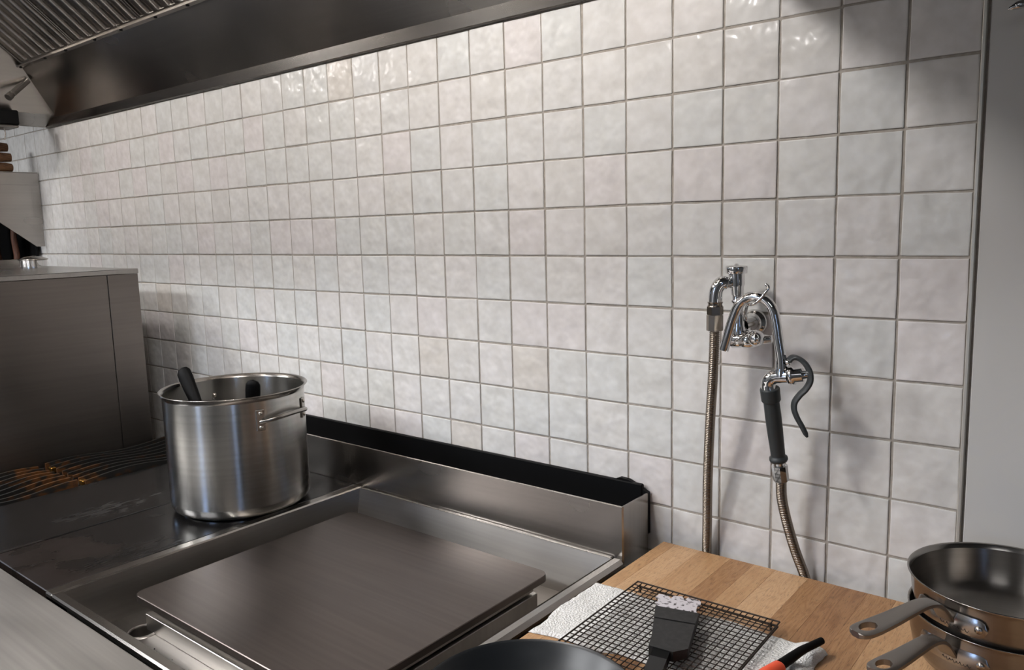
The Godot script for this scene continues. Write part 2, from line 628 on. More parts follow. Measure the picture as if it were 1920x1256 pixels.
# a wall with one framed, glazed opening; s is the span along the wall, y the span of heights
func wall_with_window(called: String, number: int, mn: Vector3, mx: Vector3, s: Vector2, y: Vector2, label: String) -> void:
	var along := 0 if mx.x - mn.x > mx.z - mn.z else 2
	var across := 2 - along
	var b := MB.new()
	for k in 4:
		var p := mn
		var q := mx
		if k == 0: q.y = y.x
		if k == 1: p.y = y.y
		if k > 1:
			p.y = y.x
			q.y = y.y
		if k == 2: q[along] = s.x
		if k == 3: p[along] = s.y
		b.box(p, q)
	struct(called, b, M.room_paint, label)
	var mid := (mn[across] + mx[across]) / 2
	b = MB.new()
	for k in 4:
		var p := Vector3(0, y.x, 0)
		var q := Vector3(0, y.y, 0)
		p[across] = mid - 0.03
		q[across] = mid + 0.03
		p[along] = s.x
		q[along] = s.y
		if k == 0: q.y = y.x + 0.04
		if k == 1: p.y = y.y - 0.04
		if k == 2: q[along] = s.x + 0.04
		if k == 3: p[along] = s.y - 0.04
		b.box(p, q, 0.003)
	var w := struct("window_%d" % number, b, M.trim_metal, ["", "narrow grey framed window in the end wall", "narrow grey framed window facing the tiles", "narrow grey framed window in the side wall"][number])
	b = MB.new()
	var pp := Vector3(0, y.x + 0.03, 0)
	var qq := Vector3(0, y.y - 0.03, 0)
	pp[across] = mid - 0.003
	qq[across] = mid + 0.003
	pp[along] = s.x + 0.03
	qq[along] = s.y - 0.03
	b.box(pp, qq)
	part(w, "pane", b, M.window_glass)

# ---------------------------------------------------------------- tiled wall
func tile_mesh(sd: int) -> MB:
	var r := RandomNumberGenerator.new()
	r.seed = 900 + sd
	var h := 0.04785
	var e := 0.0022
	var cs := [-h, -h + e, 0.0, h - e, h]
	var rows := []
	for j in 5:
		var row := PackedVector3Array()
		for i in 5:
			var z := 0.0
			if i == 0 or i == 4 or j == 0 or j == 4:
				z = -0.0016
			elif not (i == 2 and j == 2):
				z = r.randf_range(-0.0004, 0.0)
			var wob := Vector3(r.randf_range(-0.0005, 0.0005), r.randf_range(-0.0005, 0.0005), 0)
			row.append(Vector3(cs[i], cs[j], z) + wob)
		rows.append(row)
	var b := MB.new()
	b.grid(rows)
	for k in 4:
		b.quad(rows[0][k] + Vector3(0, 0, -0.006), rows[0][k + 1] + Vector3(0, 0, -0.006), rows[0][k + 1], rows[0][k])
		b.quad(rows[4][k], rows[4][k + 1], rows[4][k + 1] + Vector3(0, 0, -0.006), rows[4][k] + Vector3(0, 0, -0.006))
		b.quad(rows[k][4] + Vector3(0, 0, -0.006), rows[k + 1][4] + Vector3(0, 0, -0.006), rows[k + 1][4], rows[k][4])
		b.quad(rows[k][0], rows[k + 1][0], rows[k + 1][0] + Vector3(0, 0, -0.006), rows[k][0] + Vector3(0, 0, -0.006))
	return b

func tiles() -> void:
	var b := MB.new()
	b.box(Vector3(-6.6, -H0, -0.2), Vector3(2.1, 1.33, -0.0032))
	var wall := struct("wall_back", b, M.grout, "wall of uneven off-white square glazed tiles")
	var meshes := []
	var raw := []
	for k in 8:
		raw.append(tile_mesh(k))
		meshes.append(raw[k].mesh(Vector3.ZERO))
	var all := []
	for c in 43:
		for r in range(-6, 7):
			var p := Vector3(-0.0095 - 0.1 * c - 0.05, -0.1 * r - 0.05, 0)
			var q := []
			for s in [Vector2(-1, -1), Vector2(1, -1), Vector2(1, 1), Vector2(-1, 1)]:
				q.append(to_pixel(p + Vector3(s.x * 0.048, s.y * 0.048, 0)))
			var mn := Vector2(1e9, 1e9)
			var mx := -mn
			for s in q:
				mn = mn.min(s)
				mx = mx.max(s)
			mn = mn.max(Vector2.ZERO)
			mx = mx.min(Vector2(1920, 1256))
			var area := maxf(0, mx.x - mn.x) * maxf(0, mx.y - mn.y)
			var hidden := p.y > 0.50 or (p.y < -0.53 and p.x < -0.6) or (p.y < -0.10 and p.x < -2.72) or p.y < -0.60
			all.append([0.0 if hidden else area, c, r, p])
	all.sort_custom(func(a, d): return a[0] > d[0] if a[0] != d[0] else a[1] * 100 + a[2] < d[1] * 100 + d[2])
	var rest := MB.new()
	for k in all.size():
		var p: Vector3 = all[k][3]
		var kind := rng.randi() % 8
		var tone := rng.randi() % 7
		if [all[k][1], all[k][2]] in [[8, 2], [11, 2], [10, 4], [14, -5], [24, 1]]:
			tone = 7
		var tf := Transform3D(Basis.from_euler(Vector3(rng.randf_range(-0.006, 0.006), rng.randf_range(-0.006, 0.006), rng.randf_range(-0.006, 0.006) + PI / 2 * (rng.randi() % 4))), p + Vector3(rng.randf_range(-0.0006, 0.0006), rng.randf_range(-0.0006, 0.0006), rng.randf_range(-0.0006, 0.0004)))
		if k < 300:
			var o := MeshInstance3D.new()
			o.name = "tile"
			o.mesh = meshes[kind]
			o.material_override = M["glaze_%d" % tone]
			o.transform = tf.translated(Vector3(0, H0, 0))
			wall.add_child(o, true)
		else:
			var s: MB = raw[kind]
			var k0 := rest.v.size()
			for i in s.v.size():
				rest.v.append(tf * s.v[i])
				rest.n.append(tf.basis * s.n[i])
				rest.t.append(s.t[i])
			for i in s.ix:
				rest.ix.append(i + k0)
	var o2 := part(wall, "far_tiles", rest, M.glaze_1)
	o2.set_meta("kind", "stuff")
	# edge strip and the plain painted wall beside the tiles
	b = MB.new()
	b.box(Vector3(-0.0098, -H0, -0.004), Vector3(-0.0035, 1.33, 0.0035), 0.0015, Vector3.UP)
	struct("trim_1", b, M.trim_metal, "slim metal edge strip where the tiles end")
	b = MB.new()
	b.box(Vector3(0.0, -H0, -0.004), Vector3(1.9, 1.33, 0.001), 0.0015)
	struct("wall_plain", b, M.grey_paint, "smooth plain grey wall beside the tiles")

# ---------------------------------------------------------------- hood
func hood() -> void:
	var xl := -3.26
	var xr := -0.385
	var t := thing("extraction_hood", "long brushed stainless extraction hood above the tiled wall", "hood", Vector3((xl + xr) / 2, 0.50, 0.0))
	var g := Vector3.RIGHT
	# lip: a narrow bright flange along the wall
	var b := MB.new()
	b.prism(PackedVector2Array([Vector2(0.0015, 0.5015), Vector2(0.006, 0.500), Vector2(0.010, 0.503), Vector2(0.014, 0.531), Vector2(0.0015, 0.535)]), Vector3(xl, 0, 0), Vector3.BACK, Vector3.UP, Vector3(xr - xl, 0, 0), g)
	part(t, "bottom_lip", b, M.lip_steel, "bright folded lower flange")
	# sloping back panel
	b = MB.new()
	b.prism(PackedVector2Array([Vector2(0.006, 0.531), Vector2(0.012, 0.529), Vector2(0.140, 0.690), Vector2(0.132, 0.695)]), Vector3(xl, 0, 0), Vector3.BACK, Vector3.UP, Vector3(xr - xl, 0, 0), g)
	part(t, "back_panel", b, M.brushed_steel, "sloping brushed steel panel")
	b = MB.new()
	b.prism(PackedVector2Array([Vector2(0.132, 0.688), Vector2(0.158, 0.688), Vector2(0.158, 0.694), Vector2(0.140, 0.700), Vector2(0.132, 0.700)]), Vector3(xl, 0, 0), Vector3.BACK, Vector3.UP, Vector3(xr - xl, 0, 0), g)
	part(t, "filter_ledge", b, M.lip_steel, "narrow bright ledge carrying the filters")
	# end panels
	b = MB.new()
	b.prism(PackedVector2Array([Vector2(0.002, 0.502), Vector2(1.15, 0.502), Vector2(1.15, 1.12), Vector2(0.002, 1.12)]), Vector3(xl - 0.012, 0, 0), Vector3.BACK, Vector3.UP, Vector3(0.012, 0, 0), Vector3.UP)
	b.quad(Vector3(xl, 0.503, 0.012), Vector3(xl + 0.115, 0.538, 0.016), Vector3(xl + 0.115, 0.538, 1.14), Vector3(xl, 0.503, 1.14), Vector3.BACK)
	b.quad(Vector3(xl + 0.115, 0.538, 0.016), Vector3(xl + 0.205, 0.75, 0.15), Vector3(xl + 0.205, 0.75, 1.14), Vector3(xl + 0.115, 0.538, 1.14), Vector3.BACK)
	b.quad(Vector3(xl + 0.205, 0.75, 0.15), Vector3(xl + 0.205, 1.10, 0.15), Vector3(xl + 0.205, 1.10, 1.14), Vector3(xl + 0.205, 0.75, 1.14), Vector3.BACK)
	part(t, "end_panel", b, M.brushed_steel)
	b = MB.new()
	b.prism(PackedVector2Array([Vector2(0.002, 0.502), Vector2(1.15, 0.502), Vector2(1.15, 1.12), Vector2(0.002, 1.12)]), Vector3(xr, 0, 0), Vector3.BACK, Vector3.UP, Vector3(0.012, 0, 0), Vector3.UP)
	part(t, "end_panel", b, M.brushed_steel)
	b = MB.new()
	b.box(Vector3(xl - 0.012, 0.502, 1.15), Vector3(xr + 0.012, 1.12, 1.162), 0.002)
	part(t, "front_panel", b, M.brushed_steel)
	b = MB.new()
	b.box(Vector3(xl - 0.012, 1.12, 0.002), Vector3(xr + 0.012, 1.132, 1.162), 0.002)
	part(t, "top_panel", b, M.brushed_steel)
	# screws along the ledge
	for px in [[40, 126], [86, 109], [127, 95], [183, 75], [233, 57], [302, 34], [363, 12]]:
		var d := ray(px[0], px[1])
		var p: Vector3 = CAM + d * ((0.688 - CAM.y) / d.y)
		b = MB.new()
		b.lathe([Vector2(0.0, 0.0), Vector2(0.004, 0.0005), Vector2(0.006, 0.004)], Transform3D(Basis(), Vector3(p.x, 0.684, 0.150)), 8)
		part(t, "screw", b, M.black_plastic, "small dark screw under the ledge")
	# grease filters resting on the ledge
	var dir := Vector3(0, cos(deg_to_rad(50)), sin(deg_to_rad(50)))
	var out := Vector3(0, -sin(deg_to_rad(50)), cos(deg_to_rad(50)))
	var fw := 0.445
	var len_ := 0.50
	var ords := ["first", "second", "third", "fourth", "fifth", "sixth"]
	for k in 6:
		var x0 := xl + 0.21 + k * (fw + 0.002)
		if x0 + fw > xr: break
		var o := Vector3(x0, 0.702, 0.143)
		var f := thing("grease_filter", "ribbed steel grease filter in the hood, %s from the end with the nozzle" % ords[k], "filter", o, "grease filters in the hood")
		b = MB.new()
		var bs := Basis(Vector3.RIGHT, dir, -out)
		bs = Basis(Vector3.RIGHT, dir, Vector3.RIGHT.cross(dir))
		for s in [[Vector3(0.006, len_ / 2, 0), Vector3(0.006, len_ / 2, 0.012)], [Vector3(fw - 0.006, len_ / 2, 0), Vector3(0.006, len_ / 2, 0.012)], [Vector3(fw / 2, 0.006, 0), Vector3(fw / 2 - 0.012, 0.006, 0.012)], [Vector3(fw / 2, len_ - 0.006, 0), Vector3(fw / 2 - 0.012, 0.006, 0.012)]]:
			b.obox(Transform3D(bs, o + bs * (s[0] as Vector3)), s[1], 0.001)
		part(f, "frame", b, M.filter_steel)
		var nb := 7
		var pitch := (fw - 0.024) / nb
		for i in nb:
			var cx := x0 + 0.012 + pitch * (i + 0.5)
			for row in 2:
				# channels open towards each other in two layers, half a pitch apart
				if row == 1 and i == nb - 1: continue
				var bb := MB.new()
				var w := pitch * (0.34 if row == 0 else 0.26)
				var xx := cx + (pitch / 2 if row == 1 else 0.0)
				var prof := []
				var dz := 0.006 if row == 0 else -0.006
				var sg := 1.0 if row == 0 else -1.0
				for a in [[-1.0, -0.008], [-1.0, 0.004], [-0.6, 0.0075], [0.6, 0.0075], [1.0, 0.004], [1.0, -0.008]]:
					prof.append(Vector2(a[0] * w, dz + sg * a[1]))
				var ra := PackedVector3Array()
				var rb := PackedVector3Array()
				for q in prof:
					ra.append(Vector3(xx, o.y, o.z) + Vector3(q.x, 0, 0) + dir * 0.012 + out * q.y)
					rb.append(Vector3(xx, o.y, o.z) + Vector3(q.x, 0, 0) + dir * (len_ - 0.012) + out * q.y)
				bb.grid([rb, ra] if row == 0 else [ra, rb])
				part(f, "baffle", bb, M.filter_steel)
	# plenum behind the filters
	b = MB.new()
	b.box(Vector3(xl + 0.01, 0.71, 0.02), Vector3(xr - 0.01, 1.11, 0.03))
	part(t, "plenum_back", b, M.black_void)
	b = MB.new()
	var top := Vector3(0, 0.702, 0.143) + dir * len_
	b.box(Vector3(xl + 0.01, top.y, top.z - 0.01), Vector3(xr - 0.01, 1.115, top.z))
	part(t, "plenum_front", b, M.brushed_steel)
	# fire nozzle on the end panel
	var p0 := on_x(50, 152, -3.09)
	var p1 := on_x(15, 183, -3.06)
	var nz := thing("fire_nozzle", "short metal fire suppression nozzle inside the end of the hood", "nozzle", p0)
	b = MB.new()
	b.tube([p0 - (p1 - p0) * 0.04, p0, p0.lerp(p1, 0.8)], 0.0115, 14)
	part(nz, "pipe", b, M.lip_steel)
	b = MB.new()
	b.tube([p0.lerp(p1, 0.8), p0.lerp(p1, 0.84), p0.lerp(p1, 0.85), p1], [0.009, 0.009, 0.013, 0.013], 14)
	part(nz, "tip", b, M.cast_handle)
	# lamps under the hood top
	for k in 3:
		var lp := Vector3([-0.80, -1.78, -2.76][k], 0.86, 0.98)
		var l := thing("hood_lamp", "round glass hood lamp, %s from the tile edge strip" % ["first", "second", "third"][k], "lamp", lp + Vector3(0, 0.26, 0), "lamps inside the hood")
		b = MB.new()
		b.lathe([Vector2(0.0, 0.10), Vector2(0.05, 0.10), Vector2(0.055, 0.11), Vector2(0.055, 0.15), Vector2(0.012, 0.155), Vector2(0.012, 0.26)], Transform3D(Basis(), lp), 20)
		part(l, "base", b, M.cast_handle)
		b = MB.new()
		b.lathe([Vector2(0.0, -0.055), Vector2(0.025, -0.048), Vector2(0.045, -0.025), Vector2(0.05, 0.02), Vector2(0.048, 0.099), Vector2(0.0, 0.0995)], Transform3D(Basis(), lp), 20)
		part(l, "globe", b, M.lamp_glow)
		var om := OmniLight3D.new()
		om.name = "lamp_light"
		om.light_energy = [0.86, 0.20, 0.42][k]
		om.light_size = 0.06
		om.omni_range = 12.0
		om.omni_attenuation = 2.0
		om.light_color = Color(1.0, 0.985, 0.975)
		om.shadow_enabled = true
		om.position = Vector3(0, -0.26, 0)
		l.add_child(om)

# ---------------------------------------------------------------- range
func backguard() -> void:
	var xr := -0.556
	var xl := -1.94
	var t := thing("backguard", "low stainless backguard trough with a black open top behind the range", "backguard", Vector3((xl + xr) / 2, STOVE, 0.06))
	var b := MB.new()
	b.box(Vector3(xl, STOVE - 0.02, 0.1085), Vector3(xr, -0.4735, 0.1125), 0.0015)
	part(t, "front_sheet", b, M.brushed_steel)
	b = MB.new()
	b.box(Vector3(xr - 0.004, STOVE - 0.14, 0.012), Vector3(xr, -0.4740, 0.1085), 0.001, Vector3.UP)
	b.box(Vector3(xr - 0.004, STOVE - 0.14, 0.1085), Vector3(xr, STOVE - 0.02, 0.1125), 0.001, Vector3.UP)
	part(t, "end_sheet", b, M.brushed_steel)
	b = MB.new()
	b.box(Vector3(xl, STOVE - 0.02, 0.012), Vector3(xr - 0.004, STOVE + 0.06, 0.1085))
	part(t, "trough_floor", b, M.black_sheet, "black tray inside the trough")
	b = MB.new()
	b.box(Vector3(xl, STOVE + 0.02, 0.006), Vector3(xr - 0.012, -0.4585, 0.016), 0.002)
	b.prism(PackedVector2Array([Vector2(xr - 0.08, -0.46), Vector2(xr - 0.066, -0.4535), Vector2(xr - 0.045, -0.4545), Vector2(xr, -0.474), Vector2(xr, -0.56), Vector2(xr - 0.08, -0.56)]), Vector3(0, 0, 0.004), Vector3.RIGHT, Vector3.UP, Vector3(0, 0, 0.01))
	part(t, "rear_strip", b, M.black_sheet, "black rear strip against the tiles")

func griddle() -> void:
	var xo := -1.345
	var xi := -1.318
	var xri := -0.577
	var xro := -0.550
	var zb := 0.1130
	var zbi := 0.121
	var zfi := 0.828
	var zf := 0.848
	var y := STOVE
	var fl := -0.667
	var t := thing("griddle_station", "stainless sunken griddle with a raised plate in a drained gutter", "griddle", Vector3((xo + xro) / 2, -H0, 0.48))
	var b := MB.new()
	b.box(Vector3(xo, -H0, 0.10), Vector3(xro, fl - 0.06, zf), 0.004)
	b.box(Vector3(xri + 0.004, fl - 0.06, zb), Vector3(xro, y - 0.012, zf), 0.001)
	part(t, "cabinet", b, M.cabinet_steel)
	# rim with rounded edges
	b = MB.new()
	b.box(Vector3(xo, y - 0.012, zb), Vector3(xi, y, zf), 0.003, Vector3.BACK)
	part(t, "rim", b, M.brushed_steel)
	b = MB.new()
	b.box(Vector3(xri, y - 0.03, zb), Vector3(xro, y, zf), 0.007, Vector3.BACK)
	part(t, "rim", b, M.brushed_steel)
	b = MB.new()
	b.box(Vector3(xi, y - 0.012, zfi), Vector3(xri, y, zf), 0.003)
	part(t, "rim", b, M.lip_steel)
	b = MB.new()
	b.box(Vector3(xi, y - 0.012, zb), Vector3(xri, y - 0.0004, zbi), 0.002)
	part(t, "rim", b, M.brushed_steel)
	# gutter walls, leaning outwards towards the rim; the rear one leans most
	var sb := 0.027
	var ss := 0.012
	for w in [[Vector3(xi, y - 0.003, zbi), Vector3(xri, y - 0.003, zbi), Vector3(xri - ss, fl, zbi + sb), Vector3(xi + ss, fl, zbi + sb), Vector3(0, 0, -0.003), Vector3.RIGHT], [Vector3(xri, y - 0.003, zfi), Vector3(xi, y - 0.003, zfi), Vector3(xi + ss, fl, zfi - ss), Vector3(xri - ss, fl, zfi - ss), Vector3(0, 0, 0.003), Vector3.RIGHT], [Vector3(xi, y - 0.003, zfi), Vector3(xi, y - 0.003, zbi), Vector3(xi + ss, fl, zbi + sb), Vector3(xi + ss, fl, zfi - ss), Vector3(-0.003, 0, 0), Vector3.BACK], [Vector3(xri, y - 0.003, zbi), Vector3(xri, y - 0.003, zfi), Vector3(xri - ss, fl, zfi - ss), Vector3(xri - ss, fl, zbi + sb), Vector3(0.003, 0, 0), Vector3.BACK]]:
		b = MB.new()
		var o: Vector3 = w[4]
		b.quad(w[3], w[2], w[1], w[0], w[5])
		b.quad(w[0] + o, w[1] + o, w[2] + o, w[3] + o, w[5])
		part(t, "gutter_wall", b, M.tank_steel)
	# gutter floor round the griddle block, with the drain cut out of it
	var hole := on_y(268, 1184, fl)
	var hr := 0.024
	b = MB.new()
	b.quad(Vector3(xi, fl, zfi), Vector3(xri, fl, zfi), Vector3(xri, fl, zfi - 0.001), Vector3(xi, fl, zfi - 0.001), Vector3.RIGHT)
	var hx0 := hole.x - 0.035
	var hx1 := hole.x + 0.035
	var hz0 := hole.z - 0.035
	var hz1 := hole.z + 0.035
	var z9 := zfi - 0.001
	b.quad(Vector3(xi, fl, hz0), Vector3(xri, fl, hz0), Vector3(xri, fl, zbi), Vector3(xi, fl, zbi), Vector3.RIGHT)
	b.quad(Vector3(xi, fl, z9), Vector3(xri, fl, z9), Vector3(xri, fl, hz1), Vector3(xi, fl, hz1), Vector3.RIGHT)
	b.quad(Vector3(xi, fl, hz1), Vector3(hx0, fl, hz1), Vector3(hx0, fl, hz0), Vector3(xi, fl, hz0), Vector3.RIGHT)
	b.quad(Vector3(hx1, fl, hz1), Vector3(xri, fl, hz1), Vector3(xri, fl, hz0), Vector3(hx1, fl, hz0), Vector3.RIGHT)
	var inner := PackedVector3Array()
	var outer := PackedVector3Array()
	for i in 33:
		var a := TAU * i / 32
		var d := Vector3(cos(a), 0, -sin(a))
		inner.append(hole + d * hr)
		outer.append(hole + d * minf(0.035 / maxf(absf(d.x), 0.0001), 0.035 / maxf(absf(d.z), 0.0001)))
	b.grid([outer, inner])
	part(t, "gutter_floor", b, M.tank_steel, "greasy gutter floor with a round drain")
	b = MB.new()
	b.turned([[Vector2(hr + 0.007, 0.0002), Vector2(hr + 0.004, 0.003), Vector2(hr, 0.0025), Vector2(hr - 0.001, -0.002), Vector2(hr - 0.002, -0.045), Vector2(0.0, -0.046)]], Transform3D(Basis(), hole), 32)
	part(t, "drain", b, M.cast_handle, "round drain hole")
	# burnt crumbs scattered over the gutter floor
	b = MB.new()
	var cr := RandomNumberGenerator.new()
	cr.seed = 55
	for i in 130:
		var p := Vector3(cr.randf_range(-1.285, -0.62), fl, cr.randf_range(0.752, 0.805))
		if i > 95:
			p = Vector3(cr.randf_range(-0.640, -0.602), fl, cr.randf_range(0.18, 0.72))
		if Vector2(p.x - hole.x, p.z - hole.z).length() < 0.033: continue
		var sz := cr.randf_range(0.0006, 0.0017)
		b.obox(Transform3D(Basis(Vector3.UP, cr.randf() * TAU), p + Vector3(0, sz * 0.5, 0)), Vector3(sz, sz * 0.5, sz * cr.randf_range(0.5, 1.0)), sz * 0.2)
	part(t, "crumbs", b, M.black_void, "dark burnt crumbs on the gutter floor").set_meta("kind", "stuff")
	# griddle block
	var px0 := -1.24
	var px1 := -0.657
	var pz0 := 0.213
	var pz1 := 0.738
	var py := -0.595
	b = MB.new()
	b.box(Vector3(px0 + 0.022, fl + 0.034, pz0 + 0.022), Vector3(px1 - 0.022, py - 0.012, pz1 - 0.022), 0.004)
	part(t, "griddle_block", b, M.tank_steel)
	b = MB.new()
	b.box(Vector3(px0 + 0.018, fl, pz0 + 0.018), Vector3(px1 - 0.018, fl + 0.032, pz1 - 0.012), 0.001)
	part(t, "block_foot", b, M.tank_steel)
	# the plate: rounded corners, small top bevel
	var pl := []
	for ins in [0.0, 0.0012]:
		var o := PackedVector2Array()
		var rc: float = 0.020 - ins
		for c in [[px1 - 0.02, pz1 - 0.02, 0.0], [px0 + 0.02, pz1 - 0.02, PI / 2], [px0 + 0.02, pz0 + 0.02, PI], [px1 - 0.02, pz0 + 0.02, PI * 1.5]]:
			for i in 7:
				var a: float = c[2] + PI / 2 * i / 6
				o.append(Vector2(c[0] + cos(a) * rc, c[1] + sin(a) * rc))
		pl.append(o)
	b = MB.new()
	b.prism(pl[0], Vector3(0, py - 0.013, 0), Vector3.RIGHT, Vector3.BACK, Vector3(0, 0.0118, 0))
	var r0 := PackedVector3Array()
	var r1 := PackedVector3Array()
	for i in pl[0].size() + 1:
		var a: Vector2 = pl[0][i % pl[0].size()]
		var c: Vector2 = pl[1][i % pl[0].size()]
		r0.append(Vector3(a.x, py - 0.0012, a.y))
		r1.append(Vector3(c.x, py, c.y))
	b.grid([r1, r0], true)
	b.prism(pl[1], Vector3(0, py - 0.002, 0), Vector3.RIGHT, Vector3.BACK, Vector3(0, 0.002, 0))
	part(t, "griddle_plate", b, M.plate_steel, "flat grey griddle plate with rounded corners")

func flat_top() -> void:
	var t := thing("flat_top_range", "range with two black seasoned flat iron cooking plates", "range", Vector3(-1.64, -H0, 0.48))
	var b := MB.new()
	b.box(Vector3(-1.94, -H0, 0.10), Vector3(-1.346, STOVE - 0.024, 0.848), 0.003)
	part(t, "cabinet", b, M.cabinet_steel)
	b = MB.new()
	b.box(Vector3(-1.6140, STOVE - 0.022, 0.1140), Vector3(-1.3470, STOVE - 0.001, 0.8455), 0.0015)
	plate_uv(b)
	part(t, "hot_plate", b, M.seasoned_iron)
	b = MB.new()
	b.box(Vector3(-1.939, STOVE - 0.022, 0.1140), Vector3(-1.6160, STOVE + 0.0005, 0.8455), 0.0015)
	plate_uv(b)
	part(t, "hot_plate", b, M.seasoned_iron)

func plate_uv(b: MB) -> void:
	for i in b.v.size():
		b.t[i] = Vector2((b.v[i].x + 1.94) / 0.6, b.v[i].z / 0.85)

func front_deck() -> void:
	var t := thing("front_deck", "broad plain stainless ledge along the front of the range", "ledge", Vector3(-1.4, STOVE, 1.0))
	var b := MB.new()
	b.box(Vector3(-2.24, STOVE - 0.03, 0.8545), Vector3(-0.55, STOVE - 0.002, 1.16), 0.004)
	part(t, "top_sheet", b, M.deck_steel)
	b = MB.new()
	b.box(Vector3(-2.23, -H0, 0.852), Vector3(-0.56, STOVE - 0.03, 1.05), 0.004)
	part(t, "front_body", b, M.cabinet_steel)
	b = MB.new()
	b.tube([Vector3(-2.2, STOVE - 0.06, 1.20), Vector3(-0.6, STOVE - 0.06, 1.20)], 0.014, 14)
	part(t, "towel_rail", b, M.brushed_steel)
	for x in [-2.1, -1.4, -0.7]:
		b = MB.new()
		b.box(Vector3(x - 0.01, STOVE - 0.075, 1.04), Vector3(x + 0.01, STOVE - 0.045, 1.205), 0.003)
		part(t, "rail_bracket", b, M.brushed_steel)

func charbroiler() -> void:
	var t := thing("charbroiler", "dark charcoal grill pit between the flat plates and the tall cabinet", "grill", Vector3(-2.09, -H0, 0.48))
	var b := MB.new()
	b.box(Vector3(-2.238, -H0, 0.10), Vector3(-1.941, -0.80, 0.848), 0.003)
	b.box(Vector3(-1.949, -0.80, 0.10), Vector3(-1.941, STOVE - 0.003, 0.848))
	b.box(Vector3(-2.238, -0.80, 0.10), Vector3(-2.230, STOVE - 0.01, 0.848))
	b.box(Vector3(-2.230, -0.80, 0.10), Vector3(-1.949, STOVE - 0.01, 0.108))
	b.box(Vector3(-2.230, -0.80, 0.84), Vector3(-1.949, STOVE - 0.01, 0.848))
	part(t, "pit", b, M.black_void)
	for half in 2:
		var z0: float = [0.535, 0.135][half]
		var z1: float = [0.838, 0.515][half]
		var g := thing("grill_grate", ["blackened wavy-barred grill grate, the one at the front deck", "blackened wavy-barred grill grate, the one by the tiled wall"][half], "grate", Vector3(-2.09, STOVE, (z0 + z1) / 2), "charcoal grill grates")
		for k in 8:
			var x := -2.214 + k * 0.0362
			var rt := PackedVector3Array()
			var rt2 := PackedVector3Array()
			var rb := PackedVector3Array()
			var rb2 := PackedVector3Array()
			for i in 15:
				var s := i / 14.0
				var z := lerpf(z0, z1, s)
				var yy := STOVE + 0.004 + 0.006 * sin(s * TAU * 1.1 + half * 2.0 + k * 0.16) + 0.004 * k / 8.0
				var xx := x + 0.003 * sin(s * 5.0 + k)
				rt.append(Vector3(xx - 0.0035, yy, z))
				rt2.append(Vector3(xx + 0.0035, yy, z))
				rb.append(Vector3(xx - 0.0035, yy - 0.022, z))
				rb2.append(Vector3(xx + 0.0035, yy - 0.022, z))
			b = MB.new()
			b.grid([rb2, rt2])
			b.grid([rt2, rt])
			b.grid([rt, rb])
			for e in [0, 14]:
				if e == 0:
					b.quad(rb2[e], rb[e], rt[e], rt2[e])
				else:
					b.quad(rb[e], rb2[e], rt2[e], rt[e])
			for i in b.v.size():
				b.t[i] = Vector2(b.v[i].x * 4.0 + b.v[i].y * 6.0 + 0.3 * k, (b.v[i].z - 0.1) / 0.75)
			part(g, "grate_bar", b, M.grate_iron)
		for z in [z0 + 0.006, z1 - 0.006]:
			b = MB.new()
			b.box(Vector3(-2.222, STOVE - 0.030, z - 0.006), Vector3(-1.953, STOVE - 0.014, z + 0.006), 0.002)
			part(g, "cross_bar", b, M.grate_iron)
		if half == 1:
			for x in [-2.175, -1.975]:
				b = MB.new()
				b.box(Vector3(x - 0.011, STOVE - 0.012, 0.506), Vector3(x + 0.011, STOVE + 0.004, 0.520), 0.002)
				part(g, "end_block", b, M.brass, "small yellowed end block")

func side_cabinet() -> void:
	var xr := -2.24
	var xl := -3.08
	var t := thing("tall_cabinet", "tall brushed stainless oven cabinet beside the charcoal grill", "cabinet", Vector3((xl + xr) / 2, -H0, 0.7))
	var b := MB.new()
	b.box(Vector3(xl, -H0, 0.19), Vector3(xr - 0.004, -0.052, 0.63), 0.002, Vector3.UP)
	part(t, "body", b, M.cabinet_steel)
	b = MB.new()
	b.box(Vector3(xr - 0.004, -0.80, 0.2835), Vector3(xr - 0.0005, -0.0495, 0.629), 0.0006, Vector3.BACK)
	part(t, "side_panel", b, M.cabinet_steel)
	b = MB.new()
	b.box(Vector3(xr - 0.004, -0.80, 0.189), Vector3(xr - 0.0005, -0.0495, 0.2815), 0.0006, Vector3.BACK)
	part(t, "rear_panel", b, M.cabinet_steel)
	b = MB.new()
	b.box(Vector3(xl, -0.049, 0.186), Vector3(xr, -0.034, 0.635), 0.0015)
	part(t, "top_sheet", b, M.brushed_steel)
	# steel lid lying on top
	var c := Vector3(-2.965, -0.034, 0.215)
	var l := thing("steel_lid", "small domed steel lid lying on the tall cabinet", "lid", c)
	b = MB.new()
	b.lathe([Vector2(0.043, 0.0), Vector2(0.044, 0.022)], Transform3D(Basis(), c), 40)
	part(l, "rim", b, M.chrome)
	b = MB.new()
	b.lathe([Vector2(0.044, 0.022), Vector2(0.049, 0.024), Vector2(0.047, 0.027), Vector2(0.028, 0.035), Vector2(0.0, 0.038)], Transform3D(Basis(), c), 40)
	part(l, "dome", b, M.lip_steel)

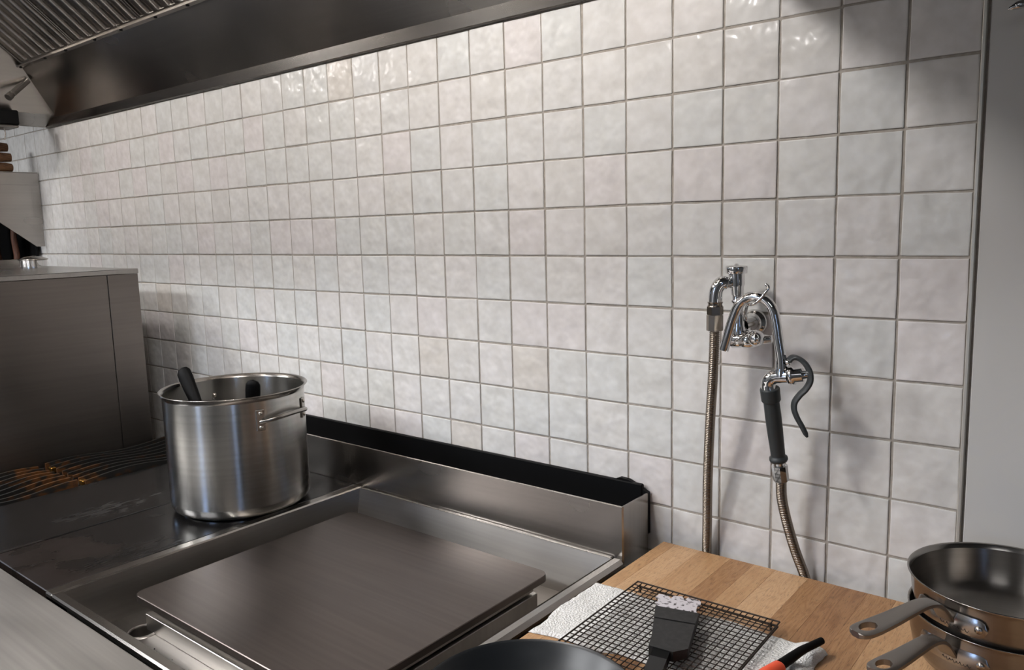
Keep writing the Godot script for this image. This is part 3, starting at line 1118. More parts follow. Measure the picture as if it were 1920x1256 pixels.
func wood_corner() -> void:
	# upstand of the next appliance
	var t := thing("smoker_cabinet", "low grey steel cabinet under the wall shelf of logs", "cabinet", Vector3(-3.6, -H0, 0.5))
	var b := MB.new()
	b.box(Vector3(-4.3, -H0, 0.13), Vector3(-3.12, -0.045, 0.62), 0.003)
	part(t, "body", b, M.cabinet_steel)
	b = MB.new()
	b.box(Vector3(-3.14, -0.045, 0.135), Vector3(-3.12, -0.010, 0.62), 0.002, Vector3.BACK)
	part(t, "upstand", b, M.brushed_steel)
	# wood bin behind it
	t = thing("wood_bin", "black steel bin of upright firewood under the wall shelf", "bin", Vector3(-3.75, -0.045, 0.3))
	b = MB.new()
	b.box(Vector3(-4.1, -0.045, 0.012), Vector3(-3.455, 0.24, 0.022), 0.001)
	b.box(Vector3(-4.1, -0.045, 0.022), Vector3(-4.09, 0.24, 0.6), 0.001)
	b.box(Vector3(-4.09, -0.045, 0.59), Vector3(-3.455, 0.24, 0.6), 0.001)
	b.box(Vector3(-4.09, -0.045, 0.022), Vector3(-3.455, -0.035, 0.59), 0.001)
	part(t, "shell", b, M.black_sheet)
	var spots := [[-3.56, 0.165, 0.03, 0.22], [-3.52, 0.075, 0.012, 0.17], [-3.60, 0.245, 0.03, 0.20], [-3.70, 0.10, 0.03, 0.2], [-3.62, 0.34, 0.034, 0.2]]
	for k in spots.size():
		var s: Array = spots[k]
		b = MB.new()
		var pts := []
		for i in 6:
			pts.append(Vector3(s[0] + 0.004 * sin(i * 2.0 + k), -0.035 + s[3] * i / 5.0, s[1] + 0.003 * cos(i * 1.7 + k)))
		b.tube(pts, s[2], 9)
		one("upright_log", b, M.red_wood, "thin reddish stick standing in the black wood bin" if k == 1 else "thick reddish split log standing in the black wood bin", "log", Vector3(s[0], -0.035, s[1]), "logs standing in the bin")
	# wall shelf with gusset ends
	var xs := -3.40
	t = thing("wall_shelf", "stainless wall shelf with a tapering end bracket below the hood end", "shelf", Vector3(-3.8, 0.33, 0.005))
	b = MB.new()
	var top := on_x(64, 323, xs).y
	b.box(Vector3(-4.3, top - 0.004, 0.004), Vector3(xs, top, 0.36), 0.001)
	b.box(Vector3(-4.3, top - 0.05, 0.356), Vector3(xs, top - 0.004, 0.36), 0.001)
	part(t, "shelf_board", b, M.brushed_steel)
	b = MB.new()
	b.box(Vector3(xs - 0.004, top - 0.052, 0.004), Vector3(xs + 0.001, top - 0.004, 0.36), 0.001, Vector3.BACK)
	part(t, "shelf_edge", b, M.brushed_steel)
	b = MB.new()
	var lo := on_x(79, 462, xs)
	var lo2 := on_x(0, 417, xs)
	b.prism(PackedVector2Array([Vector2(0.004, top - 0.05), Vector2(0.36, top - 0.05), Vector2(0.30, lo2.y + (lo2.y - lo.y) * 0.75), Vector2(lo2.z, lo2.y), Vector2(0.036, lo.y), Vector2(0.004, lo.y)]), Vector3(xs - 0.004, 0, 0), Vector3.BACK, Vector3.UP, Vector3(0.003, 0, 0), Vector3.UP)
	part(t, "end_bracket", b, M.brushed_steel)
	for k in 3:
		var y0: float = top + 0.020 + k * 0.0405
		var z0 := on_x(20 - 2 * k * k + 2 * k, 300, -3.46).z
		b = MB.new()
		var pts := []
		var rr := []
		for i in 9:
			var s := i / 8.0
			pts.append(Vector3(-3.46 + 0.004 * sin(i + k * 2.0), y0, z0 + s * 0.26))
			rr.append(0.0202 * minf(1.0, 0.82 + 1.2 * minf(s, 1.0 - s)))
		b.tube(pts, rr, 12)
		one("shelf_log", b, M.log_wood, "brown log stacked on the wall shelf, %s of the pile" % ["bottom", "middle", "top"][k], "log", Vector3(-3.46, y0 - 0.0195, z0 + 0.13), "logs on the wall shelf")
	# dark rail box hung under the flange of the hood end
	var q0 := on_x(38, 240, -3.10)
	var q1 := on_x(38, 207, -3.10)
	t = thing("hanging_rail", "dark metal rail box hung under the end of the hood", "rail", Vector3(-3.16, q0.y, q0.z + 0.2))
	b = MB.new()
	b.box(Vector3(-3.20, q0.y + 0.010, q0.z), Vector3(-3.10, q1.y, q0.z + 0.5), 0.004, Vector3.BACK)
	part(t, "box", b, M.black_sheet)
	b = MB.new()
	b.box(Vector3(-3.20, q0.y, q0.z + 0.003), Vector3(-3.098, q0.y + 0.010, q0.z + 0.5), 0.004, Vector3.BACK)
	part(t, "edge", b, M.cast_handle)
	b = MB.new()
	b.box(Vector3(-3.24, q1.y - 0.01, q0.z + 0.05), Vector3(-3.16, 0.522, q0.z + 0.08), 0.002)
	b.box(Vector3(-3.24, q1.y - 0.01, q0.z + 0.40), Vector3(-3.16, 0.522, q0.z + 0.43), 0.002)
	part(t, "bracket", b, M.cast_handle)
	b = MB.new()
	var h0 := on_x(7, 238, -3.12)
	var h1 := on_x(9, 262, -3.12)
	b.tube([Vector3(h0.x, q0.y + 0.003, h0.z), (h0 + h1) / 2 + Vector3(0, 0, -0.004), h1], 0.0022, 8)
	part(t, "wire_hook", b, M.cast_handle)

# ---------------------------------------------------------------- stock pot
func stock_pot() -> void:
	var c := Vector3(-1.478, STOVE - 0.0005, 0.352)
	var hh := 0.283
	var t := thing("stock_pot", "large brushed stainless stock pot standing on the black plates", "pot", c)
	var tf := Transform3D(Basis(), c)
	var b := MB.new()
	b.lathe([Vector2(0.0, 0.0), Vector2(0.134, 0.0), Vector2(0.1365, 0.002), Vector2(0.1365, 0.006)], tf, 72)
	part(t, "base_disc", b, M.pot_steel)
	b = MB.new()
	b.turned([[Vector2(0.10, 0.006), Vector2(0.146, 0.0065), Vector2(0.154, 0.010), Vector2(0.1585, 0.018), Vector2(0.160, 0.030)], [Vector2(0.160, 0.030), Vector2(0.160, hh - 0.012)]], tf, 96)
	part(t, "outer_wall", b, M.pot_steel)
	b = MB.new()
	b.lathe([Vector2(0.160, hh - 0.012), Vector2(0.162, hh - 0.006), Vector2(0.1675, hh - 0.001), Vector2(0.1685, hh + 0.0005), Vector2(0.167, hh + 0.002), Vector2(0.161, hh - 0.001), Vector2(0.1585, hh - 0.006)], tf, 96)
	part(t, "rim", b, M.lip_steel)
	b = MB.new()
	b.turned([[Vector2(0.1585, hh - 0.006), Vector2(0.1585, 0.03)], [Vector2(0.1585, 0.03), Vector2(0.15, 0.012), Vector2(0.0, 0.011)]], tf, 96)
	part(t, "inner_wall", b, M.pot_steel)
	# two riveted handles, opposite each other
	var view := atan2(CAM.x - c.x, CAM.z - c.z)
	for side in 2:
		var mid := view + deg_to_rad(43) + PI * side
		var hd: MeshInstance3D
		var y := c.y + 0.225
		var pts := []
		for i in 17:
			var s := i / 16.0 * 2.0 - 1.0
			var a := mid + s * deg_to_rad(25)
			var r := 0.160 + 0.020 * (1.0 - pow(absf(s), 4.0)) + 0.001
			pts.append(Vector3(c.x + sin(a) * r, y + 0.010 * (1.0 - s * s), c.z + cos(a) * r))
		b = MB.new()
		b.tube(pts, 0.0052, 10)
		hd = part(t, "handle", b, M.lip_steel)
		for s in [-1.0, 1.0]:
			var a: float = mid + s * deg_to_rad(25)
			var o := Vector3(sin(a), 0, cos(a))
			b = MB.new()
			b.obox(Transform3D(Basis(Vector3.UP.cross(o), Vector3.UP, o), Vector3(c.x, y + 0.004, c.z) + o * 0.1615), Vector3(0.010, 0.024, 0.002), 0.0015)
			part(hd, "mount", b, M.lip_steel)
			for yy in [-0.012, 0.020]:
				b = MB.new()
				b.lathe([Vector2(0.005, 0.0), Vector2(0.004, 0.0025), Vector2(0.0, 0.0035)], frame_from(Vector3(c.x, y + yy, c.z) + o * 0.1632, o), 10)
				part(hd, "rivet", b, M.rivet_steel)
			b = MB.new()
			b.lathe([Vector2(0.006, 0.0), Vector2(0.005, 0.003), Vector2(0.0, 0.0045)], frame_from(Vector3(c.x, y + 0.012, c.z) + o * 0.1585, -o), 10)
			part(hd, "rivet", b, M.rivet_steel)
	# two black handled ladles standing in it
	var ry := c.y + hh
	var ends := [[on_y(318, 704, ry + 0.032), on_y(372, 752, ry - 0.030)], [on_y(455, 714, ry + 0.006), on_y(452, 748, ry - 0.035)]]
	# keep them inside the pot
	for k in 2:
		var top: Vector3 = [c + Vector3(-0.157, hh + 0.036, 0.042), c + Vector3(0.028, hh + 0.012, -0.034)][k]
		var low: Vector3 = [c + Vector3(0.075, 0.030, 0.060), c + Vector3(-0.040, 0.028, -0.050)][k]
		var tt := thing("ladle", ["black handled ladle leaning over the rim of the stock pot", "black handled ladle standing upright inside the stock pot"][k], "ladle", low, "ladles in the stock pot")
		var d := (low - top).normalized()
		var wid := d.cross(Vector3(0.63, 0, 0.78)).normalized()
		var thk := wid.cross(d).normalized()
		var rows := []
		var prof := [[0.0, 0.003], [0.004, 0.0125], [0.012, 0.0175], [0.03, 0.0185], [0.08, 0.0160], [0.13, 0.0130], [0.15, 0.0085], [0.152, 0.0]]
		for p in prof:
			var row := PackedVector3Array()
			for i in 17:
				var a := TAU * i / 16
				row.append(top + d * p[0] + wid * cos(a) * p[1] + thk * sin(a) * p[1] * 0.62)
			rows.append(row)
		b = MB.new()
		b.grid(rows, true)
		part(tt, "grip", b, M.black_plastic, "black rounded plastic grip")
		b = MB.new()
		b.tube([top + d * 0.145, low + Vector3(0, 0.01, 0)], 0.0035, 8)
		part(tt, "shaft", b, M.lip_steel)
		b = MB.new()
		b.lathe([Vector2(0.0, -0.016), Vector2(0.02, -0.012), Vector2(0.030, 0.004), Vector2(0.032, 0.014), Vector2(0.030, 0.014), Vector2(0.028, 0.004), Vector2(0.018, -0.010), Vector2(0.0, -0.013)], Transform3D(Basis(), low), 24)
		part(tt, "bowl", b, M.lip_steel)

# ---------------------------------------------------------------- butcher block and what lies on it
func butcher_block() -> void:
	var x0 := -0.512
	var z0 := 0.030
	var z1 := 0.80
	var t := thing("butcher_block", "oiled wooden butcher block counter of glued staves below the sprayer", "counter", Vector3(0.1, -H0, 0.4))
	var widths := [0.026, 0.052, 0.062, 0.045, 0.040, 0.058, 0.047, 0.052, 0.044, 0.060, 0.05, 0.055, 0.048, 0.06, 0.05, 0.055, 0.06, 0.05, 0.055]
	var kinds := [0, 2, 0, 1, 0, 2, 1, 3, 1, 0, 2, 3, 1, 0, 2, 1, 3, 0, 1]
	var x := x0
	for k in widths.size():
		var w: float = widths[k]
		# staves are butted end to end at places that differ from row to row
		var cut: float = z0 + [0.62, 0.33, 0.70, 0.18, 0.52, 0.41, 0.65, 0.25, 0.57, 0.38][k % 10]
		for half in 2:
			var za := z0 if half == 0 else cut
			var zb := cut if half == 0 else z1
			var b := MB.new()
			b.box(Vector3(x + 0.00004, BLOCK - 0.045, za + 0.00004), Vector3(x + w - 0.00004, BLOCK - 0.0001 * (k % 2), zb - 0.00004), 0.00025)
			# give each stave its own stretch of grain, running along its length
			for i in b.v.size():
				b.t[i] = Vector2(b.v[i].x + b.v[i].y * 0.5 + 0.37 * k + 0.21 * half, b.v[i].z + 0.23 * k + 0.11 * half)
			part(t, "stave", b, M["wood_%d" % ((kinds[k] + half * 2) % 4)])
		x += w
	var bb := MB.new()
	bb.box(Vector3(x0 + 0.03, -H0, 0.06), Vector3(x - 0.02, BLOCK - 0.046, 0.76), 0.004)
	part(t, "cabinet", bb, M.cabinet_steel)

func pan_profile(hgt: float, r: float) -> Array:
	return [[Vector2(0.0, 0.0), Vector2(r * 0.62, 0.0), Vector2(r * 0.72, 0.002), Vector2(r * 0.85, 0.010), Vector2(r * 0.93, 0.024), Vector2(r * 0.965, 0.045), Vector2(r * 0.975, hgt - 0.008), Vector2(r * 0.985, hgt - 0.003)]]

func saucepans() -> void:
	for k in 2:
		var dirn: Vector3 = [Vector3(-0.41, 0, 0.912), Vector3(-0.455, 0, 0.89)][k].normalized()
		var r: float = [0.118, 0.1225][k]
		var hgt := 0.082
		var c: Vector3 = [Vector3(0.0765, BLOCK, 0.1565), Vector3(0.0790, -0.428 - 0.082, 0.158)][k]
		var t := thing("saucepan", ["stainless saucepan standing on the butcher block under another pan", "stainless saucepan stacked inside the rim of another pan"][k], "saucepan", c, "stacked saucepans")
		var tf := Transform3D(Basis(), c)
		var b := MB.new()
		var pf := pan_profile(hgt, r)
		if k == 1:
			pf = [[Vector2(0.0, 0.0), Vector2(r * 0.62, 0.0), Vector2(r * 0.75, 0.003), Vector2(r * 0.85, 0.012), Vector2(r * 0.892, 0.030), Vector2(r * 0.94, 0.05), Vector2(r * 0.965, hgt - 0.008), Vector2(r * 0.985, hgt - 0.003)]]
		b.turned(pf, tf, 72)
		part(t, "outer_wall", b, M.pan_steel)
		b = MB.new()
		b.lathe([Vector2(r * 0.985, hgt - 0.003), Vector2(r * 1.0, hgt - 0.0005), Vector2(r * 0.998, hgt + 0.0012), Vector2(r * 0.975, hgt - 0.0002), Vector2(r * 0.955, hgt - 0.006)], tf, 72)
		part(t, "rim", b, M.lip_steel)
		b = MB.new()
		b.lathe([Vector2(r * 0.955, hgt - 0.006), Vector2(r * 0.945, 0.045), Vector2(r * 0.87, 0.018), Vector2(r * 0.76, 0.007), Vector2(0.0, 0.005)] if k == 0 else [Vector2(r * 0.955, hgt - 0.006), Vector2(r * 0.915, 0.05), Vector2(r * 0.865, 0.032), Vector2(r * 0.76, 0.009), Vector2(0.0, 0.005)], tf, 72)
		part(t, "inner_wall", b, M.pan_inside)
		# mounting plate bent round the wall below the rim
		var a0 := atan2(dirn.x, dirn.z)
		var py := c.y + hgt - 0.028
		var rw := r * 0.968 + 0.0006
		var hw := 0.44
		var rows := []
		for j in 5:
			var row := PackedVector3Array()
			for i in 25:
				var s := i / 24.0 * 2.0 - 1.0
				var yh := 0.0125 * sqrt(maxf(0.0, 1.0 - pow(maxf(0.0, (absf(s) - 0.74) / 0.26), 2.0)))
				var yy := lerpf(-yh, yh, j / 4.0)
				var a := a0 + s * hw
				var rr := rw + (0.0022 if j > 0 and j < 4 and i > 0 and i < 24 else 0.0)
				row.append(Vector3(c.x + sin(a) * rr, py + yy, c.z + cos(a) * rr))
			rows.append(row)
		b = MB.new()
		b.grid(rows)
		var plate := part(t, "handle_plate", b, M.lip_steel, "riveted plate with a small engraved script")
		for s in [-0.8, 0.8]:
			var a: float = a0 + s * hw
			var o := Vector3(sin(a), 0, cos(a))
			b = MB.new()
			b.lathe([Vector2(0.0052, 0.0), Vector2(0.0045, 0.0022), Vector2(0.0, 0.003)], frame_from(Vector3(c.x, py, c.z) + o * (rw + 0.002), o), 14)
			part(plate, "rivet", b, M.rivet_steel)
		# engraved line of script: a fine looping stroke
		var st := []
		for i in 90:
			var s := i / 89.0
			var a := a0 + lerpf(-0.06, 0.26, s)
			var loop := 0.0016 * sin(s * 52.0) + 0.0009 * sin(s * 23.0 + k)
			var lean := 0.004 * cos(s * 52.0)
			var ang := a + lean
			st.append(Vector3(c.x + sin(ang) * (rw + 0.0024), py - 0.0062 + loop, c.z + cos(ang) * (rw + 0.0024)))
		b = MB.new()
		b.tube(st, 0.00028, 4, false)
		part(plate, "engraved_script", b, M.engraving)
		pan_handle(t, c, dirn, r, hgt, [0.90, 1.0][k])

func pan_handle(t: Node3D, c: Vector3, dirn: Vector3, r: float, hgt: float, stretch: float) -> void:
	var side := Vector3.UP.cross(dirn).normalized()
	# centre line: (distance from the pan's axis, height above the rim, half width)
	var line := [[0.0, -0.030, 0.013], [0.008, -0.019, 0.012], [0.018, -0.0075, 0.0110], [0.030, -0.0015, 0.0105], [0.048, 0.000, 0.0108], [0.073, -0.003, 0.0120], [0.098, -0.0065, 0.0135], [0.120, -0.0090, 0.0148], [0.136, -0.0105, 0.0155], [0.150, -0.0115, 0.0150], [0.158, -0.0120, 0.0120], [0.1615, -0.0122, 0.0060]]
	var pts := []
	var cv := Curve3D.new()
	for p in line:
		pts.append(Vector3(p[0], p[1], p[2]))
	var fine := smooth_path(pts, 5)
	var h0 := 0.127
	var h1 := 0.153
	var tops := []
	var bots := []
	for p in fine:
		var wi := 0.0
		if p.x > h0 and p.x < h1:
			var q: float = (p.x - (h0 + h1) / 2) / ((h1 - h0) / 2)
			wi = 0.0088 * sqrt(maxf(0.0, 1.0 - q * q))
		var o: Vector3 = c + dirn * (r * 0.972 + p.x * stretch) + Vector3(0, hgt + p.y, 0)
		var th := 0.0038
		var rt := PackedVector3Array()
		var rb := PackedVector3Array()
		for s in [-1.0, -0.72, 0.0, 0.0, 0.72, 1.0]:
			rt.append(Vector3())
			rb.append(Vector3())
		var ww: float = p.z
		var offs := [-ww, -maxf(ww * 0.7, minf(ww, wi)), -wi, wi, maxf(ww * 0.7, minf(ww, wi)), ww]
		for i in 6:
			var drop := 0.0016 if i == 0 or i == 5 else 0.0
			rt[i] = o + side * offs[i] + Vector3(0, th - drop, 0)
			rb[i] = o + side * offs[i] + Vector3(0, -th + drop, 0)
		tops.append(rt)
		bots.append(rb)
	var b := MB.new()
	var sub := func(rows: Array, a: int, z: int) -> Array:
		var out := []
		for q in rows:
			out.append((q as PackedVector3Array).slice(a, z))
		return out
	# grid normals follow column x row: columns run along +side, rows along dirn; side x dirn points up
	b.grid(sub.call(tops, 0, 3))
	b.grid(sub.call(tops, 3, 6))
	var rev := bots.duplicate()
	rev.reverse()
	b.grid(sub.call(rev, 0, 3))
	b.grid(sub.call(rev, 3, 6))
	# outer edges and the walls of the hole
	var el := []
	var er := []
	var il := []
	var ir := []
	for k in tops.size():
		er.append(PackedVector3Array([tops[k][5], bots[k][5]]))
		el.append(PackedVector3Array([bots[k][0], tops[k][0]]))
		il.append(PackedVector3Array([tops[k][2], bots[k][2]]))
		ir.append(PackedVector3Array([bots[k][3], tops[k][3]]))
	b.grid(er)
	b.grid(el)
	b.grid(il)
	b.grid(ir)
	var lt: PackedVector3Array = tops[-1]
	var lb: PackedVector3Array = bots[-1]
	for i in 5:
		b.quad(lb[i], lb[i + 1], lt[i + 1], lt[i])
	part(t, "handle", b, M.cast_handle, "long grey cast handle with a hanging hole")

func frying_pan() -> void:
	var ry := -0.515
	var r := 0.1435
	var c := Vector3(-0.364, BLOCK, 0.661)
	var hgt := ry - BLOCK
	var t := thing("frying_pan", "black nonstick frying pan on the edge of the butcher block", "pan", c)
	var tf := Transform3D(Basis(), c)
	var b := MB.new()
	b.lathe([Vector2(0.0, 0.0), Vector2(0.100, 0.0), Vector2(0.108, 0.002), Vector2(0.122, 0.014), Vector2(0.136, 0.034), Vector2(r - 0.001, hgt - 0.002), Vector2(r, hgt), Vector2(r - 0.002, hgt + 0.001)], tf, 72)
	part(t, "outer_wall", b, M.black_plastic)
	b = MB.new()
	b.lathe([Vector2(r - 0.002, hgt + 0.001), Vector2(r - 0.006, hgt - 0.0015), Vector2(0.130, 0.032), Vector2(0.116, 0.014), Vector2(0.105, 0.006), Vector2(0.0, 0.0045)], tf, 72)
	part(t, "inner_wall", b, M.nonstick)
	b = MB.new()
	var d := Vector3(0.5, 0.0, 0.86).normalized()
	var hp := smooth_path([c + d * 0.128 + Vector3(0, 0.030, 0), c + d * 0.17 + Vector3(0, 0.048, 0), c + d * 0.25 + Vector3(0, 0.062, 0), c + d * 0.33 + Vector3(0, 0.064, 0)], 6)
	b.tube(hp, 0.010, 12)
	part(t, "handle", b, M.black_plastic)

# ---------------------------------------------------------------- faucet and sprayer
func ribbed(pts: Array, rad: float, pitch := 0.0034) -> MB:
	var c := Curve3D.new()
	for p in smooth_path(pts, 10):
		c.add_point(p)
	var L := c.get_baked_length()
	var nn := int(L / pitch) * 4
	var out := []
	var rr := []
	for i in nn + 1:
		out.append(c.sample_baked(L * i / nn, false))
		rr.append(rad * [0.80, 0.96, 1.0, 0.96][i % 4])
	var b := MB.new()
	b.tube(out, rr, 14)
	return b

func nut(b: MB, p: Vector3, axis: Vector3, r: float, h: float, sides := 6) -> void:
	var tf := frame_from(p, axis)
	var poly := PackedVector2Array()
	for i in sides:
		poly.append(Vector2(cos(TAU * (i + 0.5) / sides), sin(TAU * (i + 0.5) / sides)) * r)
	b.prism(poly, p, tf.basis.x, tf.basis.z, axis.normalized() * h)

func faucet() -> void:
	var base := on_z(1415, 604, 0.0)
	var t := thing("wall_faucet", "chrome wall faucet with a riser and vacuum breaker on the tiles", "faucet", base)
	# flange on the wall
	var b := MB.new()
	b.lathe([Vector2(0.024, 0.0), Vector2(0.024, 0.004), Vector2(0.019, 0.009), Vector2(0.013, 0.013), Vector2(0.013, 0.060)], frame_from(base, Vector3.BACK), 32)
	part(t, "wall_flange", b, M.chrome)
	# valve body lying along the wall
	var v0 := on_z(1368, 636, 0.066)
	var v1 := on_z(1424, 636, 0.066)
	var ax := (v1 - v0).normalized()
	b = MB.new()
	var prof := [Vector2(0.0, 0.0), Vector2(0.011, 0.001), Vector2(0.0155, 0.006), Vector2(0.0155, 0.020), Vector2(0.0145, 0.024), Vector2(0.0165, 0.028), Vector2(0.0165, 0.040), Vector2(0.0135, 0.046), Vector2(0.0125, 0.052), Vector2(0.009, 0.056), Vector2(0.007, 0.075), Vector2(0.0, 0.0755)]
	b.lathe(prof, frame_from(v0, ax), 32)
	b.tube([Vector3(base.x, base.y - 0.006, 0.050), (v0 + v1) / 2 + Vector3(-0.004, 0, -0.004)], 0.0135, 20)
	part(t, "valve_body", b, M.chrome)
	# round knob at the end of the valve
	b = MB.new()
	var kp := on_z(1418, 634, 0.078)
	b.lathe([Vector2(0.0, -0.0155), Vector2(0.008, -0.0135), Vector2(0.0135, -0.006), Vector2(0.0145, 0.0), Vector2(0.0125, 0.0075), Vector2(0.007, 0.0125), Vector2(0.0, 0.014)], frame_from(kp, Vector3(0.5, 0.0, 0.86)), 24)
	part(t, "knob", b, M.chrome)
	# riser
	var r0 := on_z(1386, 628, 0.066)
	var r1 := on_z(1381, 512, 0.066)
	b = MB.new()
	b.tube([r0, r0.lerp(r1, 0.12), r0.lerp(r1, 0.14), r0.lerp(r1, 0.30), r0.lerp(r1, 0.32), r0.lerp(r1, 0.52), r0.lerp(r1, 0.54), r0.lerp(r1, 0.57), r0.lerp(r1, 0.58), r0.lerp(r1, 0.64), r0.lerp(r1, 0.66), r0.lerp(r1, 0.78), r0.lerp(r1, 0.82), r1], [0.0125, 0.0115, 0.0105, 0.0095, 0.0085, 0.0085, 0.0115, 0.0115, 0.009, 0.009, 0.0105, 0.0115, 0.0135, 0.0140], 24)
	part(t, "riser", b, M.chrome)
	b = MB.new()
	b.lathe([Vector2(0.0130, -0.001), Vector2(0.0185, 0.0), Vector2(0.0188, 0.010), Vector2(0.0175, 0.0125), Vector2(0.004, 0.0135), Vector2(0.003, 0.0160), Vector2(0.0, 0.0165)], Transform3D(Basis(), r1), 28)
	part(t, "vacuum_breaker_cap", b, M.chrome, "chrome cap on top of the riser")
	# elbow towards the hose
	var e0 := on_z(1377, 532, 0.068)
	var e1 := on_z(1352, 531, 0.084)
	var e2 := on_z(1343, 545, 0.087)
	var e3 := on_z(1341, 566, 0.087)
	b = MB.new()
	var ep := smooth_path([e0, e0.lerp(e1, 0.55), e1, e2, e3], 7)
	var er := []
	for i in ep.size():
		er.append(0.0085 if i < 8 else 0.0118)
	b.tube(ep, er, 24)
	part(t, "elbow", b, M.chrome)
	b = MB.new()
	b.tube([e3, e3 + Vector3(0, -0.004, 0), e3 + Vector3(0, -0.008, 0)], [0.0135, 0.0120, 0.0135], 20)
	nut(b, e3 + Vector3(0, -0.022, 0), Vector3.UP, 0.0140, 0.014)
	nut(b, e3 + Vector3(-0.0005, -0.050, 0.0), Vector3.UP, 0.0142, 0.027, 8)
	part(t, "hose_union", b, M.hose_steel)
	var a := on_z(1340, 618, 0.086)
	b = ribbed([a, on_z(1337, 700, 0.080), on_z(1331, 800, 0.066), on_z(1327, 900, 0.045), on_z(1326, 980, 0.026), on_z(1325, 1037, 0.0165), on_z(1325, 1037, 0.0155) + Vector3(0, -0.10, 0)], 0.0092)
	part(t, "hose", b, M.hose_steel, "ribbed steel hose")
	# hook that carries the sprayer
	b = MB.new()
	var hk := [on_z(1400, 601, 0.064), on_z(1398, 585, 0.072), on_z(1402, 572, 0.098), on_z(1409, 571, 0.112), on_z(1421, 565, 0.114), on_z(1434, 550, 0.113), on_z(1441, 539, 0.110), on_z(1436, 533, 0.108)]
	b.tube(smooth_path(hk, 6), 0.0026, 10)
	part(t, "hook", b, M.chrome)

func sprayer() -> void:
	var z := 0.102
	var joint := on_z(1466, 692, z)
	var t := thing("pot_filler_sprayer", "chrome hooked pot filler sprayer with a grey grip hanging on the faucet hook", "sprayer", joint)
	# gooseneck
	var px := [[1467, 700], [1465, 672], [1460, 640], [1454, 600], [1447, 577], [1434, 562], [1416, 556], [1398, 560], [1385, 573], [1375, 596], [1366, 625], [1357, 656]]
	var pts := []
	for k in px.size():
		pts.append(on_z(px[k][0], px[k][1], z + 0.002 + 0.004 * k / 11.0))
	var b := MB.new()
	var gp := smooth_path(pts, 6)
	b.tube(gp, 0.0082, 20, false)
	part(t, "gooseneck", b, M.chrome)
	b = MB.new()
	var tip: Vector3 = pts[-1]
	var td: Vector3 = (pts[-1] - pts[-2]).normalized()
	b.tube([tip - td * 0.012, tip + td * 0.0002], [0.0072, 0.0072], 16)
	part(t, "outlet", b, M.black_void)
	# valve under the gooseneck
	var vc := on_z(1466, 705, z)
	b = MB.new()
	b.tube([on_z(1466, 676, z), on_z(1466, 692, z), on_z(1466, 693, z), on_z(1466, 705, z)], [0.0098, 0.0102, 0.0120, 0.0125], 20)
	var el := [on_z(1478, 705, z), vc, on_z(1452, 706, z), on_z(1443, 712, z), on_z(1441, 722, z - 0.001), on_z(1442, 732, z - 0.001)]
	b.tube(smooth_path(el, 6), 0.0118, 22)
	part(t, "valve", b, M.chrome)
	var sd := (on_z(1500, 702, z) - vc).normalized()
	b = MB.new()
	b.lathe([Vector2(0.0, 0.0), Vector2(0.0150, 0.001), Vector2(0.0152, 0.009), Vector2(0.0115, 0.011), Vector2(0.0112, 0.023), Vector2(0.0065, 0.0235), Vector2(0.006, 0.032), Vector2(0.0, 0.0325)], frame_from(on_z(1479, 705, z), sd), 24)
	part(t, "plunger", b, M.chrome)
	# lever: a flat strip bent into an S
	var lp := [[1477, 678], [1486, 671], [1497, 672], [1509, 681], [1518, 697], [1519, 714], [1511, 729], [1499, 741], [1490, 754], [1489, 768], [1495, 784], [1504, 800], [1514, 820]]
	var lw := [0.010, 0.011, 0.011, 0.0105, 0.010, 0.0095, 0.009, 0.009, 0.009, 0.0095, 0.009, 0.007, 0.0015]
	var cl := []
	for k in lp.size():
		cl.append(on_z(lp[k][0], lp[k][1], z + 0.002))
	var fine := smooth_path(cl, 5)
	var rows := []
	for i in fine.size():
		var d: Vector3 = (fine[mini(i + 1, fine.size() - 1)] - fine[maxi(i - 1, 0)]).normalized()
		var wd := Vector3(0.62, 0, 0.78)
		wd = (wd - d * wd.dot(d)).normalized()
		var th := wd.cross(d).normalized()
		var f := float(i) / 5.0
		var k0 := mini(int(f), lw.size() - 2)
		var w: float = lerpf(lw[k0], lw[k0 + 1], f - k0)
		var row := PackedVector3Array()
		for s in 17:
			var a := TAU * s / 16
			row.append(fine[i] + wd * cos(a) * w + th * sin(a) * minf(0.0042, w * 1.1))
		rows.append(row)
	b = MB.new()
	b.grid(rows, true)
	part(t, "lever", b, M.grip_rubber, "curved dark grey squeeze lever")
	b = MB.new()
	b.lathe([Vector2(0.0045, 0.0), Vector2(0.0045, 0.003), Vector2(0.0, 0.005)], frame_from(on_z(1477, 679, z + 0.010), Vector3(0.6, 0, 0.8)), 14)
	part(t, "pivot_pin", b, M.chrome)
	# grip
	var g0 := on_z(1443, 727, z - 0.002)
	var g1 := on_z(1460, 862, z - 0.028)
	var gd := (g1 - g0).normalized()
	var gl := g0.distance_to(g1)
	b = MB.new()
	b.lathe([Vector2(0.0, 0.0), Vector2(0.0150, 0.0), Vector2(0.0162, 0.002), Vector2(0.0158, 0.022), Vector2(0.0145, 0.024)], frame_from(g0, gd), 28)
	part(t, "collar", b, M.grip_rubber)
	b = MB.new()
	b.lathe([Vector2(0.0128, 0.022), Vector2(0.0134, 0.05), Vector2(0.0130, 0.08), Vector2(0.0118, gl - 0.010), Vector2(0.0122, gl - 0.007), Vector2(0.0152, gl - 0.005), Vector2(0.0155, gl - 0.001), Vector2(0.0140, gl + 0.002), Vector2(0.0, gl + 0.002)], frame_from(g0, gd), 28)
	part(t, "grip", b, M.grip_rubber, "dark grey rubber grip")
	b = MB.new()
	var u0 := g1 + gd * 0.001
	b.tube([u0, u0 + gd * 0.010], 0.0095, 16)
	nut(b, u0 + gd * 0.009, gd, 0.0132, 0.028, 8)
	part(t, "hose_union", b, M.chrome)
	var hs := u0 + gd * 0.036
